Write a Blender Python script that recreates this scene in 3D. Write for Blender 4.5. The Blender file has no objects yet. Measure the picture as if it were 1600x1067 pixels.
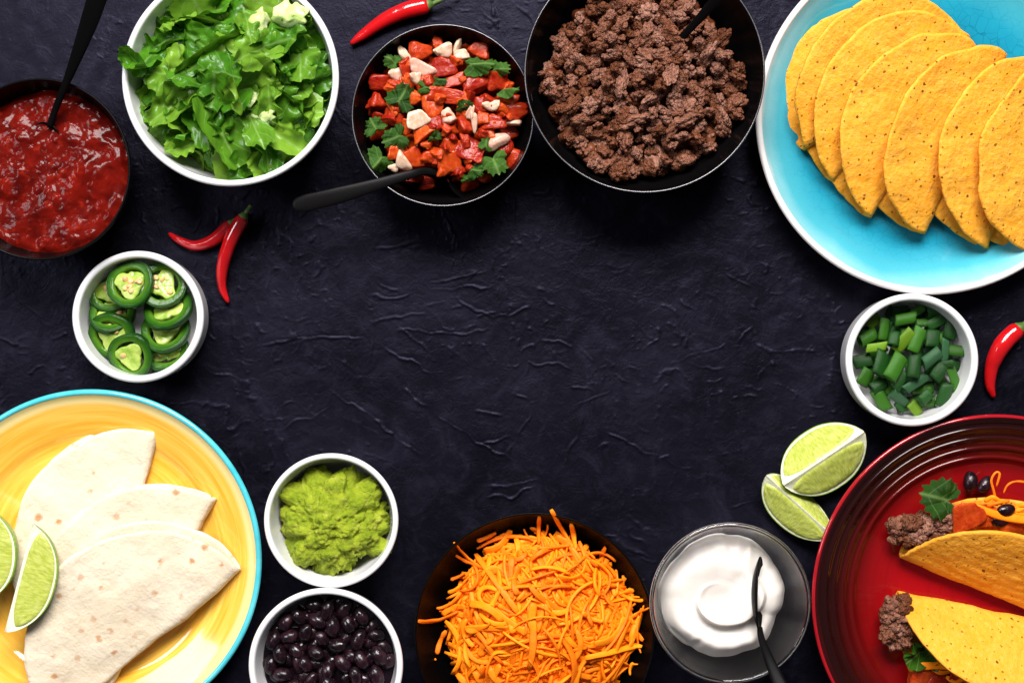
import bpy, bmesh, math, random
import numpy as np
from mathutils import Vector, Matrix, Euler

random.seed(7)
RNG = np.random.default_rng(11)
PI = math.pi
SC = bpy.context.scene
COL = SC.collection

# ------------------------------------------------------------------ camera, world, light
H = 1.0                      # camera height over the table (m)
S = 2280.0                   # photo pixels per metre on the table top
cam_d = bpy.data.cameras.new('camera')
cam_d.sensor_width = 36.0
cam_d.lens = 36.0 * H / (1600.0 / S)
cam_d.clip_start = 0.01
cam_d.clip_end = 50.0
cam = bpy.data.objects.new('camera', cam_d)
cam.location = (0, 0, H)
COL.objects.link(cam)
SC.camera = cam

world = bpy.data.worlds.new('World')
SC.world = world
world.use_nodes = True
_bg = world.node_tree.nodes['Background']
_bg.inputs[0].default_value = (0.80, 0.84, 1.0, 1)
_bg.inputs[1].default_value = 0.085


def area(name, loc, target, sx, sy, power, col):
    d = bpy.data.lights.new(name, 'AREA')
    d.shape = 'RECTANGLE'
    d.size, d.size_y = sx, sy
    d.energy = power
    d.color = col
    o = bpy.data.objects.new(name, d)
    o.location = loc
    o.rotation_euler = (Vector(target) - Vector(loc)).to_track_quat('-Z', 'Y').to_euler()
    COL.objects.link(o)
    return o


area('window_light', (0.0, 1.25, 1.55), (0, 0, 0), 1.25, 0.8, 92, (1.0, 0.975, 0.95))
area('side_window_light', (-1.40, 0.35, 1.45), (-0.1, 0, 0), 0.55, 0.55, 12, (0.93, 0.95, 1.0))

SC.view_settings.view_transform = 'Standard'
SC.view_settings.look = 'None'
SC.view_settings.exposure = 0.0
SC.view_settings.gamma = 1.0
SC.cycles.use_denoising = True
SC.cycles.max_bounces = 10
SC.cycles.transmission_bounces = 10
SC.cycles.transparent_max_bounces = 12
SC.cycles.sample_clamp_indirect = 6.0


def W(px, py, z=0.0):
    """photo pixel seen at height z -> world point"""
    k = (1.0 - z / H) / S
    return Vector(((px - 800.0) * k, (533.5 - py) * k, z))


def L(p, z=0.0):
    """length in photo pixels at height z -> metres"""
    return p * (1.0 - z / H) / S


# ------------------------------------------------------------------ numeric noise
def _hash(ix, iy, iz, seed):
    n = (ix * 374761393 + iy * 668265263 + iz * 1440662683 + seed * 362437) & 0xffffffff
    n = ((n ^ (n >> 13)) * 1274126177) & 0xffffffff
    n = ((n ^ (n >> 16)) * 2246822519) & 0xffffffff
    return ((n ^ (n >> 15)) & 0xffff) / 32767.5 - 1.0


def vn(x, y, z=0.0, seed=0):
    x, y, z = np.broadcast_arrays(np.asarray(x, float), np.asarray(y, float), np.asarray(z, float))
    x0, y0, z0 = np.floor(x), np.floor(y), np.floor(z)
    fx, fy, fz = x - x0, y - y0, z - z0
    ix, iy, iz = x0.astype(np.int64), y0.astype(np.int64), z0.astype(np.int64)
    q = lambda t: t * t * t * (t * (t * 6 - 15) + 10)
    u, v, w = q(fx), q(fy), q(fz)
    r = 0
    for dx in (0, 1):
        for dy in (0, 1):
            for dz in (0, 1):
                wt = (u if dx else 1 - u) * (v if dy else 1 - v) * (w if dz else 1 - w)
                r = r + wt * _hash(ix + dx, iy + dy, iz + dz, seed)
    return r


def fbm(x, y, z=0.0, octv=4, seed=0, gain=0.5):
    a, f, r, tot = 1.0, 1.0, 0.0, 0.0
    for i in range(octv):
        r = r + a * vn(np.asarray(x) * f, np.asarray(y) * f, np.asarray(z) * f, seed + i * 17)
        tot += a
        a *= gain
        f *= 2.03
    return r / tot


def ridged(x, y, z=0.0, octv=3, seed=0):
    a, f, r, tot = 1.0, 1.0, 0.0, 0.0
    for i in range(octv):
        r = r + a * (1 - np.abs(vn(np.asarray(x) * f, np.asarray(y) * f, np.asarray(z) * f, seed + i * 17))) ** 2
        tot += a
        a *= 0.5
        f *= 2.1
    return r / tot


def smooth(a, b, t):
    u = np.clip((np.asarray(t, float) - a) / (b - a), 0, 1)
    return u * u * (3 - 2 * u)


# ------------------------------------------------------------------ object helpers
def me(name, verts, faces, smooth_=True, uv=None):
    m = bpy.data.meshes.new(name)
    m.from_pydata([tuple(map(float, v)) for v in verts], [], faces)
    if smooth_:
        m.polygons.foreach_set('use_smooth', [True] * len(m.polygons))
    if uv is not None:
        lay = m.uv_layers.new(name='UVMap')
        idx = np.empty(len(m.loops), dtype=np.int32)
        m.loops.foreach_get('vertex_index', idx)
        lay.data.foreach_set('uv', np.asarray(uv, dtype=np.float32)[idx].ravel())
    m.update()
    return m


def fixn(m):
    bm = bmesh.new()
    bm.from_mesh(m)
    bmesh.ops.recalc_face_normals(bm, faces=bm.faces)
    bm.to_mesh(m)
    bm.free()
    m.update()
    return m


def ob(name, mesh, mat=None, parent=None, loc=(0, 0, 0), rot=(0, 0, 0), scale=None):
    o = bpy.data.objects.new(name, mesh)
    COL.objects.link(o)
    o.location = loc
    o.rotation_euler = rot
    if scale is not None:
        o.scale = scale if hasattr(scale, '__len__') else (scale,) * 3
    if mat is not None and mesh is not None and len(mesh.materials) == 0:
        mesh.materials.append(mat)
    if parent is not None:
        o.parent = parent
    return o


def tag(o, label, cat, group=None, kind=None):
    o['label'] = label
    o['category'] = cat
    if group:
        o['group'] = group
    if kind:
        o['kind'] = kind
    return o


def empty(name, loc, label, cat, group=None, rot=(0, 0, 0)):
    o = bpy.data.objects.new(name, None)
    COL.objects.link(o)
    o.empty_display_size = 0.01
    o.location = loc
    o.rotation_euler = rot
    return tag(o, label, cat, group)


def grid_faces(nu, nv, wrap_v=False, off=0):
    f = []
    for i in range(nu - 1):
        for j in range(nv if wrap_v else nv - 1):
            a = off + i * nv + j
            b = off + i * nv + (j + 1) % nv
            f.append((a, b, b + nv, a + nv))
    return f


def catmull(pts, n=8):
    P = [np.array(p, float) for p in pts]
    P = [2 * P[0] - P[1]] + P + [2 * P[-1] - P[-2]]
    out = []
    for i in range(1, len(P) - 2):
        for k in range(n):
            t = k / n
            a, b, c, d = P[i - 1], P[i], P[i + 1], P[i + 2]
            out.append(0.5 * (2 * b + (c - a) * t + (2 * a - 5 * b + 4 * c - d) * t * t + (3 * b - a - 3 * c + d) * t ** 3))
    out.append(P[-2])
    return np.array(out)


def lathe(name, prof, seg=144):
    """prof: list of (r, z) from the axis outwards; r of 0 gives a pole"""
    v, f = [], []
    rows = []
    for r, z in prof:
        if r < 1e-6:
            rows.append([len(v)])
            v.append((0, 0, z))
        else:
            rows.append(list(range(len(v), len(v) + seg)))
            for k in range(seg):
                a = 2 * PI * k / seg
                v.append((r * math.cos(a), r * math.sin(a), z))
    for A, B in zip(rows[:-1], rows[1:]):
        for k in range(seg):
            k2 = (k + 1) % seg
            if len(A) == 1 and len(B) == 1:
                continue
            if len(A) == 1:
                f.append((A[0], B[k], B[k2]))
            elif len(B) == 1:
                f.append((A[k], A[k2], B[0]))
            else:
                f.append((A[k], A[k2], B[k2], B[k]))
    return fixn(me(name, v, f))


def frames(pts):
    pts = np.asarray(pts, float)
    T = np.gradient(pts, axis=0)
    T /= np.linalg.norm(T, axis=1)[:, None] + 1e-12
    up = np.array([0, 0, 1.0])
    N = np.cross(up, T)
    ln = np.linalg.norm(N, axis=1)
    N[ln < 1e-3] = (1, 0, 0)
    N /= np.linalg.norm(N, axis=1)[:, None]
    B = np.cross(T, N)
    return T, N, B


def sweep(name, pts, wid, thk, sides=12, power=2.0, twist=None):
    """closed sweep with (super)elliptic section; wid/thk are half sizes"""
    pts = np.asarray(pts, float)
    n = len(pts)
    T, N, B = frames(pts)
    wid = np.broadcast_to(wid, n)
    thk = np.broadcast_to(thk, n)
    v = []
    for i in range(n):
        tw = 0 if twist is None else twist[i]
        nn = N[i] * math.cos(tw) + B[i] * math.sin(tw)
        bb = -N[i] * math.sin(tw) + B[i] * math.cos(tw)
        for k in range(sides):
            a = 2 * PI * (k + 0.5) / sides
            c, s = math.cos(a), math.sin(a)
            c = math.copysign(abs(c) ** (2 / power), c)
            s = math.copysign(abs(s) ** (2 / power), s)
            v.append(pts[i] + nn * c * wid[i] + bb * s * thk[i])
    f = grid_faces(n, sides, True)
    v.append(pts[0]); v.append(pts[-1])
    a, b = n * sides, n * sides + 1
    for k in range(sides):
        f.append((a, (k + 1) % sides, k))
        f.append((b, (n - 1) * sides + k, (n - 1) * sides + (k + 1) % sides))
    return fixn(me(name, v, f))


def ico(sub=3):
    bm = bmesh.new()
    bmesh.ops.create_icosphere(bm, subdivisions=sub, radius=1.0)
    v = np.array([x.co[:] for x in bm.verts])
    f = [tuple(w.index for w in x.verts) for x in bm.faces]
    bm.free()
    return v, f


# ------------------------------------------------------------------ materials
class NT:
    def __init__(self, name):
        self.m = bpy.data.materials.new(name)
        self.m.use_nodes = True
        self.t = self.m.node_tree
        self.b = self.t.nodes['Principled BSDF']
        self.out = self.t.nodes['Material Output']
        self._tc = None

    def n(self, typ, **kw):
        nd = self.t.nodes.new(typ)
        ins = kw.pop('i', {})
        for k, v in kw.items():
            setattr(nd, k, v)
        for k, v in ins.items():
            self.set(nd.inputs[k], v)
        return nd

    def set(self, sock, v):
        if isinstance(v, bpy.types.NodeSocket):
            self.t.links.new(v, sock)
        elif hasattr(v, '__len__') and len(v) == 3 and sock.type == 'RGBA':
            sock.default_value = (*v, 1)
        else:
            sock.default_value = v

    def tc(self, kind='Object'):
        if self._tc is None:
            self._tc = self.n('ShaderNodeTexCoord')
        return self._tc.outputs[kind]

    def noise(self, scale, vec=None, detail=3, rough=0.55, dist=0.0):
        nd = self.n('ShaderNodeTexNoise', i={'Scale': scale, 'Detail': detail, 'Roughness': rough, 'Distortion': dist,
                                             'Vector': vec if vec is not None else self.tc()})
        return nd.outputs['Fac']

    def voro(self, scale, vec=None, feature='F1', rnd=1.0):
        nd = self.n('ShaderNodeTexVoronoi', feature=feature, i={'Scale': scale, 'Randomness': rnd,
                                                                'Vector': vec if vec is not None else self.tc()})
        return nd.outputs['Distance']

    def ramp(self, fac, stops):
        nd = self.n('ShaderNodeValToRGB', i={'Fac': fac})
        e = nd.color_ramp.elements
        while len(e) < len(stops):
            e.new(0.5)
        for k, (p, c) in enumerate(stops):
            e[k].position = p
            e[k].color = (*c, 1) if hasattr(c, '__len__') else (c, c, c, 1)
        return nd.outputs['Color']

    def mix(self, fac, a, b, blend='MIX'):
        nd = self.n('ShaderNodeMix', data_type='RGBA', blend_type=blend)
        self.set(nd.inputs[0], fac)
        self.set(nd.inputs[6], a)
        self.set(nd.inputs[7], b)
        return nd.outputs[2]

    def math(self, op, a, b=0.0, c=None):
        nd = self.n('ShaderNodeMath', operation=op)
        self.set(nd.inputs[0], a)
        self.set(nd.inputs[1], b)
        if c is not None:
            self.set(nd.inputs[2], c)
        return nd.outputs[0]

    def rng(self, v, a, b, c=0.0, d=1.0):
        nd = self.n('ShaderNodeMapRange', i={0: v, 1: a, 2: b, 3: c, 4: d})
        return nd.outputs[0]

    def rand(self):
        return self.n('ShaderNodeObjectInfo').outputs['Random']

    def bump(self, height, dist, strength=1.0, prev=None):
        nd = self.n('ShaderNodeBump', i={'Height': height, 'Distance': dist, 'Strength': strength})
        if prev is not None:
            self.set(nd.inputs['Normal'], prev)
        return nd.outputs[0]

    def p(self, **kw):
        for k, v in kw.items():
            key = {'col': 'Base Color', 'rough': 'Roughness', 'metal': 'Metallic', 'ior': 'IOR', 'sss': 'Subsurface Weight',
                   'sssr': 'Subsurface Radius', 'ssss': 'Subsurface Scale', 'coat': 'Coat Weight', 'coatr': 'Coat Roughness',
                   'trans': 'Transmission Weight', 'spec': 'Specular IOR Level', 'normal': 'Normal', 'alpha': 'Alpha',
                   'sheen': 'Sheen Weight'}[k]
            self.set(self.b.inputs[key], v)
        return self


MATS = {}


def build_mats():
    M = MATS
    # table: dark plaster
    t = NT('dark_plaster')
    n1 = t.noise(14, detail=5)
    n2 = t.noise(160, detail=4)
    c = t.mix(t.rng(n1, 0.3, 0.7), (0.0018, 0.0016, 0.0029), (0.0046, 0.0041, 0.0076))
    c = t.mix(t.rng(n2, 0.62, 0.78, 0, 0.5), c, (0.010, 0.009, 0.016))
    c = t.mix(t.rng(t.noise(30, detail=7, rough=0.72, dist=1.4), 0.50, 0.76, 0, 0.75), c, (0.013, 0.012, 0.021))
    h = t.bump(t.noise(420, detail=4), 0.0003, 0.45)
    h = t.bump(t.noise(90, detail=6, rough=0.72, dist=0.8), 0.0014, 0.45, h)
    t.p(col=c, rough=t.rng(n1, 0.3, 0.7, 0.32, 0.44), spec=0.12, normal=h)
    t.b.inputs['Specular Tint'].default_value = (0.66, 0.63, 1.0, 1)
    M['table'] = t.m

    def simple(name, col, rough=0.4, var=0.0, nscale=80, col2=None, bump=None, **kw):
        t = NT(name)
        c = col
        if col2 is not None:
            c = t.mix(t.rng(t.noise(nscale, detail=4), 0.35, 0.65), col, col2)
        if var:
            hs = t.n('ShaderNodeHueSaturation', i={'Color': c if isinstance(c, bpy.types.NodeSocket) else (*c, 1),
                                                   'Value': t.rng(t.rand(), 0, 1, 1 - var, 1 + var)})
            c = hs.outputs[0]
        t.p(col=c, rough=rough, **kw)
        if bump:
            t.p(normal=t.bump(t.noise(bump[0], detail=4), bump[1]))
        M[name] = t.m
        return t

    # dishes
    simple('white_ceramic', (0.80, 0.785, 0.79), 0.13, col2=(0.77, 0.755, 0.765), nscale=30, coat=0.4, coatr=0.05)
    t = simple('black_enamel', (0.0026, 0.0022, 0.0024), 0.22, bump=(900, 0.00008))
    t.p(spec=0.07)
    t = simple('black_speckled', (0.0012, 0.0011, 0.0013), 0.26, bump=(1100, 0.0004))
    t.p(spec=0.06)
    simple('bare_rim', (0.16, 0.155, 0.165), 0.27, metal=0.7)
    t = simple('black_steel', (0.0030, 0.0026, 0.0027), 0.36, metal=0.0, bump=(500, 0.00005))
    t.p(spec=0.07)
    t = NT('clear_glass')
    t.p(col=(0.97, 0.96, 0.98), rough=0.0, trans=1.0, ior=1.47)
    M['glass'] = t.m

    def polar(t):
        sx = t.n('ShaderNodeSeparateXYZ', i={0: t.tc()})
        r = t.math('SQRT', t.math('ADD', t.math('MULTIPLY', sx.outputs[0], sx.outputs[0]), t.math('MULTIPLY', sx.outputs[1], sx.outputs[1])))
        a = t.math('ARCTAN2', sx.outputs[1], sx.outputs[0])
        return r, a, sx

    def ringnoise(t, r, a, fr, fa, detail=3):
        # brush strokes along the turning direction, seamless in angle
        ca, sa = t.math('COSINE', a), t.math('SINE', a)
        v = t.n('ShaderNodeCombineXYZ', i={0: t.math('MULTIPLY', r, fr), 1: t.math('MULTIPLY', ca, fa), 2: t.math('MULTIPLY', sa, fa)})
        return t.noise(1.0, vec=v.outputs[0], detail=detail)

    # yellow plate
    t = NT('yellow_glaze')
    r, a, sx = polar(t)
    s1 = ringnoise(t, r, a, 420, 1.6)
    s2 = ringnoise(t, r, a, 130, 0.9)
    c = t.mix(t.rng(s1, 0.33, 0.68), (0.84, 0.39, 0.028), (0.87, 0.56, 0.10))
    c = t.mix(t.rng(s2, 0.45, 0.75, 0, 0.45), c, (0.80, 0.33, 0.02))
    rr = t.math('ADD', r, t.rng(ringnoise(t, r, a, 20, 3), 0, 1, -0.0006, 0.0006))
    c = t.mix(t.rng(rr, 0.1035, 0.1065), c, (0.86, 0.68, 0.28))
    t.p(col=c, rough=0.12, coat=0.5, coatr=0.04, normal=t.bump(s1, 0.0002, 0.35))
    M['yellow_glaze'] = t.m
    simple('turquoise_edge', (0.05, 0.47, 0.56), 0.14, col2=(0.10, 0.55, 0.62), nscale=60, coat=0.5)

    # blue plate
    t = NT('turquoise_crackle')
    r, a, sx = polar(t)
    wob = t.rng(t.noise(18, detail=3), 0, 1, -0.009, 0.009)
    r2 = t.math('ADD', r, wob)
    c = t.ramp(t.rng(r2, 0.0, 0.118), [(0.0, (0.001, 0.11, 0.21)), (0.45, (0.004, 0.17, 0.28)), (0.70, (0.012, 0.25, 0.36)),
                                      (0.86, (0.06, 0.38, 0.47)), (0.955, (0.24, 0.55, 0.60)), (1.0, (0.70, 0.71, 0.70))])
    vd = t.voro(150, feature='DISTANCE_TO_EDGE', vec=t.n('ShaderNodeVectorMath', operation='ADD', i={
        0: t.tc(), 1: t.n('ShaderNodeVectorMath', operation='SCALE', i={0: t.n('ShaderNodeTexNoise', i={'Scale': 60.0, 'Vector': t.tc()}).outputs['Color'], 3: 0.006}).outputs[0]}).outputs[0])
    crack = t.rng(vd, 0.0, 0.045, 1, 0)
    fade = t.rng(r, 0.100, 0.07)
    c = t.mix(t.math('MULTIPLY', t.math('MULTIPLY', crack, fade), 0.55), c, (0.002, 0.07, 0.14))
    sp = t.rng(t.noise(900, detail=2), 0.55, 0.75, 0, 0.22)
    c = t.mix(sp, c, (0.01, 0.22, 0.34))
    c = t.mix(t.math('MULTIPLY', t.rng(t.noise(30, detail=5, rough=0.65), 0.42, 0.72, 0, 0.55), fade), c, (0.003, 0.13, 0.24))
    t.p(col=c, rough=0.09, spec=0.35, normal=t.bump(vd, 0.0002, 0.2))
    M['turquoise_crackle'] = t.m
    simple('pale_edge', (0.79, 0.765, 0.75), 0.25, col2=(0.74, 0.70, 0.68), nscale=70)

    # red plate
    t = NT('red_glaze')
    r, a, sx = polar(t)
    r2 = t.math('ADD', r, t.rng(ringnoise(t, r, a, 12, 1.2), 0, 1, -0.004, 0.004))
    c = t.ramp(t.rng(r2, 0.0, 0.126), [(0.0, (0.36, 0.003, 0.006)), (0.48, (0.29, 0.003, 0.005)), (0.66, (0.19, 0.003, 0.004)), (0.77, (0.075, 0.003, 0.003)),
                                      (0.86, (0.020, 0.003, 0.003)), (0.955, (0.012, 0.003, 0.003)), (0.985, (0.06, 0.004, 0.005))])
    rn = ringnoise(t, r, a, 260, 0.8)
    c = t.mix(t.rng(rn, 0.55, 0.8, 0, 0.35), c, (0.10, 0.003, 0.003))
    t.p(col=c, rough=0.11, spec=0.35, normal=t.bump(t.noise(35), 0.0006, 0.2))
    M['red_glaze'] = t.m
    simple('red_edge', (0.33, 0.006, 0.012), 0.13, coat=0.5)

    # corn shell
    t = NT('corn_shell')
    t._tc = t.n('ShaderNodeTexCoord')
    n1 = t.noise(40, detail=4)
    n2 = t.noise(260, detail=4)
    c = t.mix(t.rng(n1, 0.3, 0.7), (0.83, 0.325, 0.020), (0.86, 0.39, 0.040))
    c = t.mix(t.rng(n2, 0.45, 0.8, 0, 0.6), c, (0.88, 0.48, 0.10))
    c = t.mix(t.rng(t.noise(22, detail=3), 0.5, 0.75, 0, 0.6), c, (0.74, 0.26, 0.012))
    off = t.n('ShaderNodeVectorMath', operation='ADD', i={0: t.tc('UV'), 1: t.n('ShaderNodeCombineXYZ', i={0: t.math('MULTIPLY', t.rand(), 3.0)}).outputs[0]}).outputs[0]
    warp = t.n('ShaderNodeVectorMath', operation='ADD', i={0: off, 1: t.n('ShaderNodeVectorMath', operation='SCALE', i={
        0: t.n('ShaderNodeTexNoise', i={'Scale': 600.0, 'Vector': off}).outputs['Color'], 3: 0.0016}).outputs[0]}).outputs[0]
    vr = t.n('ShaderNodeTexVoronoi', voronoi_dimensions='2D', i={'Scale': 170.0, 'Vector': warp})
    v = vr.outputs['Distance']
    pick = t.rng(t.n('ShaderNodeSeparateColor', i={0: vr.outputs['Color']}).outputs[0], 0.40, 1.0, 0.0, 0.155)
    spot = t.math('LESS_THAN', v, pick)
    c = t.mix(t.math('MULTIPLY', spot, 0.75), c, (0.14, 0.035, 0.006))
    v2 = t.n('ShaderNodeTexVoronoi', voronoi_dimensions='2D', i={'Scale': 85.0, 'Vector': warp})
    pk2 = t.rng(t.n('ShaderNodeSeparateColor', i={0: v2.outputs['Color']}).outputs[0], 0.62, 1.0, 0.0, 0.10)
    c = t.mix(t.math('MULTIPLY', t.math('LESS_THAN', v2.outputs['Distance'], pk2), 0.88), c, (0.085, 0.018, 0.006))
    h = t.bump(t.noise(190, vec=off, detail=4, rough=0.6), 0.0024, 0.65)
    h = t.bump(t.noise(700, vec=off, detail=2), 0.0003, 0.5, h)
    t.p(col=c, rough=0.55, spec=0.08, sss=0.12, sssr=(1.0, 0.5, 0.15), ssss=0.004, normal=h)
    M['shell'] = t.m

    # flour tortilla
    t = NT('flour_tortilla')
    n1 = t.noise(30, detail=4)
    c = t.mix(t.rng(n1, 0.3, 0.7), (0.70, 0.575, 0.41), (0.76, 0.655, 0.515))
    off = t.n('ShaderNodeVectorMath', operation='ADD', i={0: t.tc('UV'), 1: t.n('ShaderNodeCombineXYZ', i={0: t.math('MULTIPLY', t.rand(), 5.0)}).outputs[0]}).outputs[0]
    warp = t.n('ShaderNodeVectorMath', operation='ADD', i={0: off, 1: t.n('ShaderNodeVectorMath', operation='SCALE', i={
        0: t.n('ShaderNodeTexNoise', i={'Scale': 300.0, 'Vector': off, 'Detail': 2.0}).outputs['Color'], 3: 0.0045}).outputs[0]}).outputs[0]
    vr = t.n('ShaderNodeTexVoronoi', voronoi_dimensions='2D', i={'Scale': 75.0, 'Vector': warp})
    sc_ = t.n('ShaderNodeSeparateColor', i={0: vr.outputs['Color']})
    pick = t.rng(sc_.outputs[0], 0.38, 1.0, 0.0, 0.22)
    sp = t.rng(t.math('SUBTRACT', pick, vr.outputs['Distance']), -0.03, 0.10)
    c = t.mix(t.math('MULTIPLY', sp, t.rng(sc_.outputs[1], 0, 1, 0.35, 0.95)), c, (0.50, 0.22, 0.075))
    h = t.bump(t.noise(55, vec=off, detail=5, rough=0.6), 0.006, 0.45)
    h = t.bump(t.noise(500, vec=off, detail=3), 0.0004, 0.35, h)
    t.p(col=c, rough=0.62, spec=0.12, sss=0.2, sssr=(1, 0.7, 0.5), ssss=0.003, normal=h)
    M['tortilla'] = t.m

    # lettuce
    def leaf(name, dark, mid, pale):
        t = NT(name)
        uv = t.n('ShaderNodeSeparateXYZ', i={0: t.tc('UV')})
        u, v = uv.outputs[0], uv.outputs[1]
        n1 = t.noise(90, detail=4)
        hs = t.rand()
        c = t.mix(t.rng(n1, 0.3, 0.7), dark, mid)
        c = t.mix(t.rng(hs, 0.35, 1.0, 0.0, 0.75), c, pale)
        rib = t.rng(t.math('ABSOLUTE', t.math('ADD', v, t.rng(n1, 0, 1, -0.09, 0.09))), 0.0, 0.10, 1, 0)
        side = t.math('ABSOLUTE', t.math('SUBTRACT', t.math('FRACT', t.math('ADD', t.math('MULTIPLY', u, 2.2), t.math('MULTIPLY', t.math('ABSOLUTE', v), 1.6))), 0.5))
        side = t.rng(t.math('ADD', side, t.rng(n1, 0, 1, -0.07, 0.07)), 0.0, 0.05, 0.55, 0)
        vein = t.math('MAXIMUM', t.math('MULTIPLY', rib, 0.75), side)
        c = t.mix(t.math('MULTIPLY', vein, 0.55), c, (0.30, 0.46, 0.13))
        h = t.bump(t.noise(160, detail=3), 0.0012, 0.5)
        h = t.bump(vein, 0.0006, -0.5, h)
        t.p(col=c, rough=0.26, spec=0.22, normal=h)
        tr = t.n('ShaderNodeBsdfTranslucent', i={'Color': t.mix(0.5, c, (0.22, 0.55, 0.03))})
        mx = t.n('ShaderNodeMixShader', i={0: 0.20, 1: t.b.outputs[0], 2: tr.outputs[0]})
        t.t.links.new(mx.outputs[0], t.out.inputs[0])
        M[name] = t.m
    leaf('lettuce', (0.026, 0.112, 0.006), (0.070, 0.215, 0.009), (0.25, 0.43, 0.038))
    leaf('lettuce_dark', (0.012, 0.055, 0.004), (0.025, 0.090, 0.006), (0.04, 0.12, 0.01))
    leaf('cilantro', (0.010, 0.045, 0.005), (0.022, 0.085, 0.007), (0.070, 0.18, 0.022))
    t = simple('lettuce_rib', (0.40, 0.55, 0.14), 0.30, var=0.12, nscale=70, col2=(0.66, 0.72, 0.38), sss=0.3, sssr=(0.6, 1, 0.3), ssss=0.004, bump=(260, 0.0008))

    # meat
    t = NT('ground_beef')
    n1 = t.noise(1.2, detail=5, rough=0.65)
    n2 = t.noise(5, detail=3)
    c = t.mix(t.rng(n1, 0.3, 0.7), (0.150, 0.042, 0.020), (0.33, 0.122, 0.066))
    c = t.mix(t.rng(n2, 0.4, 0.75, 0, 0.6), c, (0.43, 0.19, 0.11))
    c = t.n('ShaderNodeHueSaturation', i={'Color': c, 'Value': t.rng(t.rand(), 0, 1, 0.50, 1.15), 'Saturation': t.rng(t.rand(), 0, 1, 1.1, 0.85)}).outputs[0]
    h = t.bump(t.noise(3.2, detail=4, rough=0.65), 0.012, 0.5)
    h = t.bump(t.rng(t.voro(4.5), 0, .6, 1, 0), 0.006, 0.6, h)
    t.p(col=c, rough=0.34, spec=0.20, sss=0.08, sssr=(1, .4, .3), ssss=0.002, normal=h)
    M['beef'] = t.m

    # cheese
    t = NT('cheddar')
    c = t.mix(t.rng(t.noise(200, detail=3), 0.3, 0.7), (1.0, 0.205, 0.004), (1.0, 0.265, 0.010))
    c = t.n('ShaderNodeHueSaturation', i={'Color': c, 'Value': t.rng(t.rand(), 0, 1, 0.88, 1.08), 'Hue': t.rng(t.rand(), 0, 1, 0.492, 0.507)}).outputs[0]
    t.p(col=c, rough=0.40, spec=0.12, sss=0.0, sssr=(1.0, 0.33, 0.04), ssss=0.0028, normal=t.bump(t.noise(900, detail=3), 0.0004, 0.6))
    M['cheese'] = t.m

    # tomato, onion
    t = NT('tomato_flesh')
    n1 = t.noise(1.3, detail=3)
    c = t.mix(t.rng(n1, 0.3, 0.7), (0.40, 0.014, 0.004), (0.60, 0.060, 0.011))
    c = t.mix(t.rng(t.noise(3.0, detail=3), 0.52, 0.8, 0, 0.55), c, (0.66, 0.12, 0.030))
    c = t.n('ShaderNodeHueSaturation', i={'Color': c, 'Value': t.rng(t.rand(), 0, 1, 0.55, 1.05), 'Hue': t.rng(t.rand(), 0, 1, 0.495, 0.510)}).outputs[0]
    t.p(col=c, rough=0.20, spec=0.25, sss=0.4, sssr=(1, 0.15, 0.06), ssss=0.003, normal=t.bump(t.noise(2.6, detail=3), 0.0014, 0.5))
    M['tomato'] = t.m
    t = NT('onion_white')
    c = t.mix(t.rng(t.noise(1.8, detail=3), 0.35, 0.7), (0.52, 0.32, 0.21), (0.67, 0.51, 0.38))
    c = t.mix(t.rng(t.rand(), 0.45, 1.0, 0, 0.55), c, (0.66, 0.26, 0.22))
    wv = t.n('ShaderNodeTexWave', i={'Scale': 1.1, 'Distortion': 5.0, 'Vector': t.tc()})
    t.p(col=c, rough=0.16, spec=0.3, sss=0.4, sssr=(1, 0.8, 0.6), ssss=0.004, normal=t.bump(wv.outputs['Fac'], 0.00025, 0.4))
    M['onion'] = t.m

    # beans
    t = NT('black_bean')
    c = t.mix(t.rng(t.noise(1.0, detail=4), 0.4, 0.75), (0.0050, 0.0022, 0.0040), (0.026, 0.0065, 0.010))
    c = t.n('ShaderNodeHueSaturation', i={'Color': c, 'Value': t.rng(t.rand(), 0, 1, 0.6, 1.6)}).outputs[0]
    t.p(col=c, rough=t.rng(t.noise(1.4, detail=3), 0.35, 0.7, 0.14, 0.42), spec=0.40, normal=t.bump(t.noise(1.6, detail=2), 0.0009, 0.4))
    M['bean'] = t.m
    t = simple('bean_liquor', (0.008, 0.004, 0.007), 0.06)

    # chili, lime, jalapeno, scallion
    t = simple('chili_red', (0.55, 0.006, 0.008), 0.16, nscale=60, col2=(0.42, 0.004, 0.006), coat=0.6, coatr=0.05)
    t.p(sss=0.12, sssr=(1, 0.1, 0.05), ssss=0.003, normal=t.bump(t.noise(130, detail=3), 0.0008, 0.5))
    simple('chili_stem', (0.10, 0.17, 0.03), 0.5, col2=(0.05, 0.10, 0.02), nscale=200, bump=(300, 0.0006))
    simple('lime_rind', (0.16, 0.30, 0.025), 0.32, col2=(0.27, 0.40, 0.05), nscale=50, bump=(420, 0.0008), coat=0.2)
    simple('lime_pith', (0.72, 0.74, 0.50), 0.5, col2=(0.80, 0.78, 0.64), nscale=160, sss=0.3, sssr=(0.8, 1, 0.5), ssss=0.003, bump=(350, 0.0005))
    t = NT('lime_pulp')
    mp = t.n('ShaderNodeMapping', i={'Vector': t.tc('UV'), 'Scale': (20.0, 4.0, 1.0)})
    ves = t.noise(1.0, vec=mp.outputs[0], detail=3, dist=0.6)
    c = t.mix(t.rng(ves, 0.35, 0.68), (0.36, 0.42, 0.050), (0.54, 0.57, 0.14))
    c = t.mix(t.rng(t.noise(120, detail=2), 0.5, 0.75, 0, 0.5), c, (0.62, 0.66, 0.24))
    t.p(col=c, rough=0.16, spec=0.25, sss=0.35, sssr=(0.8, 1.0, 0.2), ssss=0.004, normal=t.bump(ves, 0.0007, 0.4))
    M['lime_pulp'] = t.m

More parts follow.
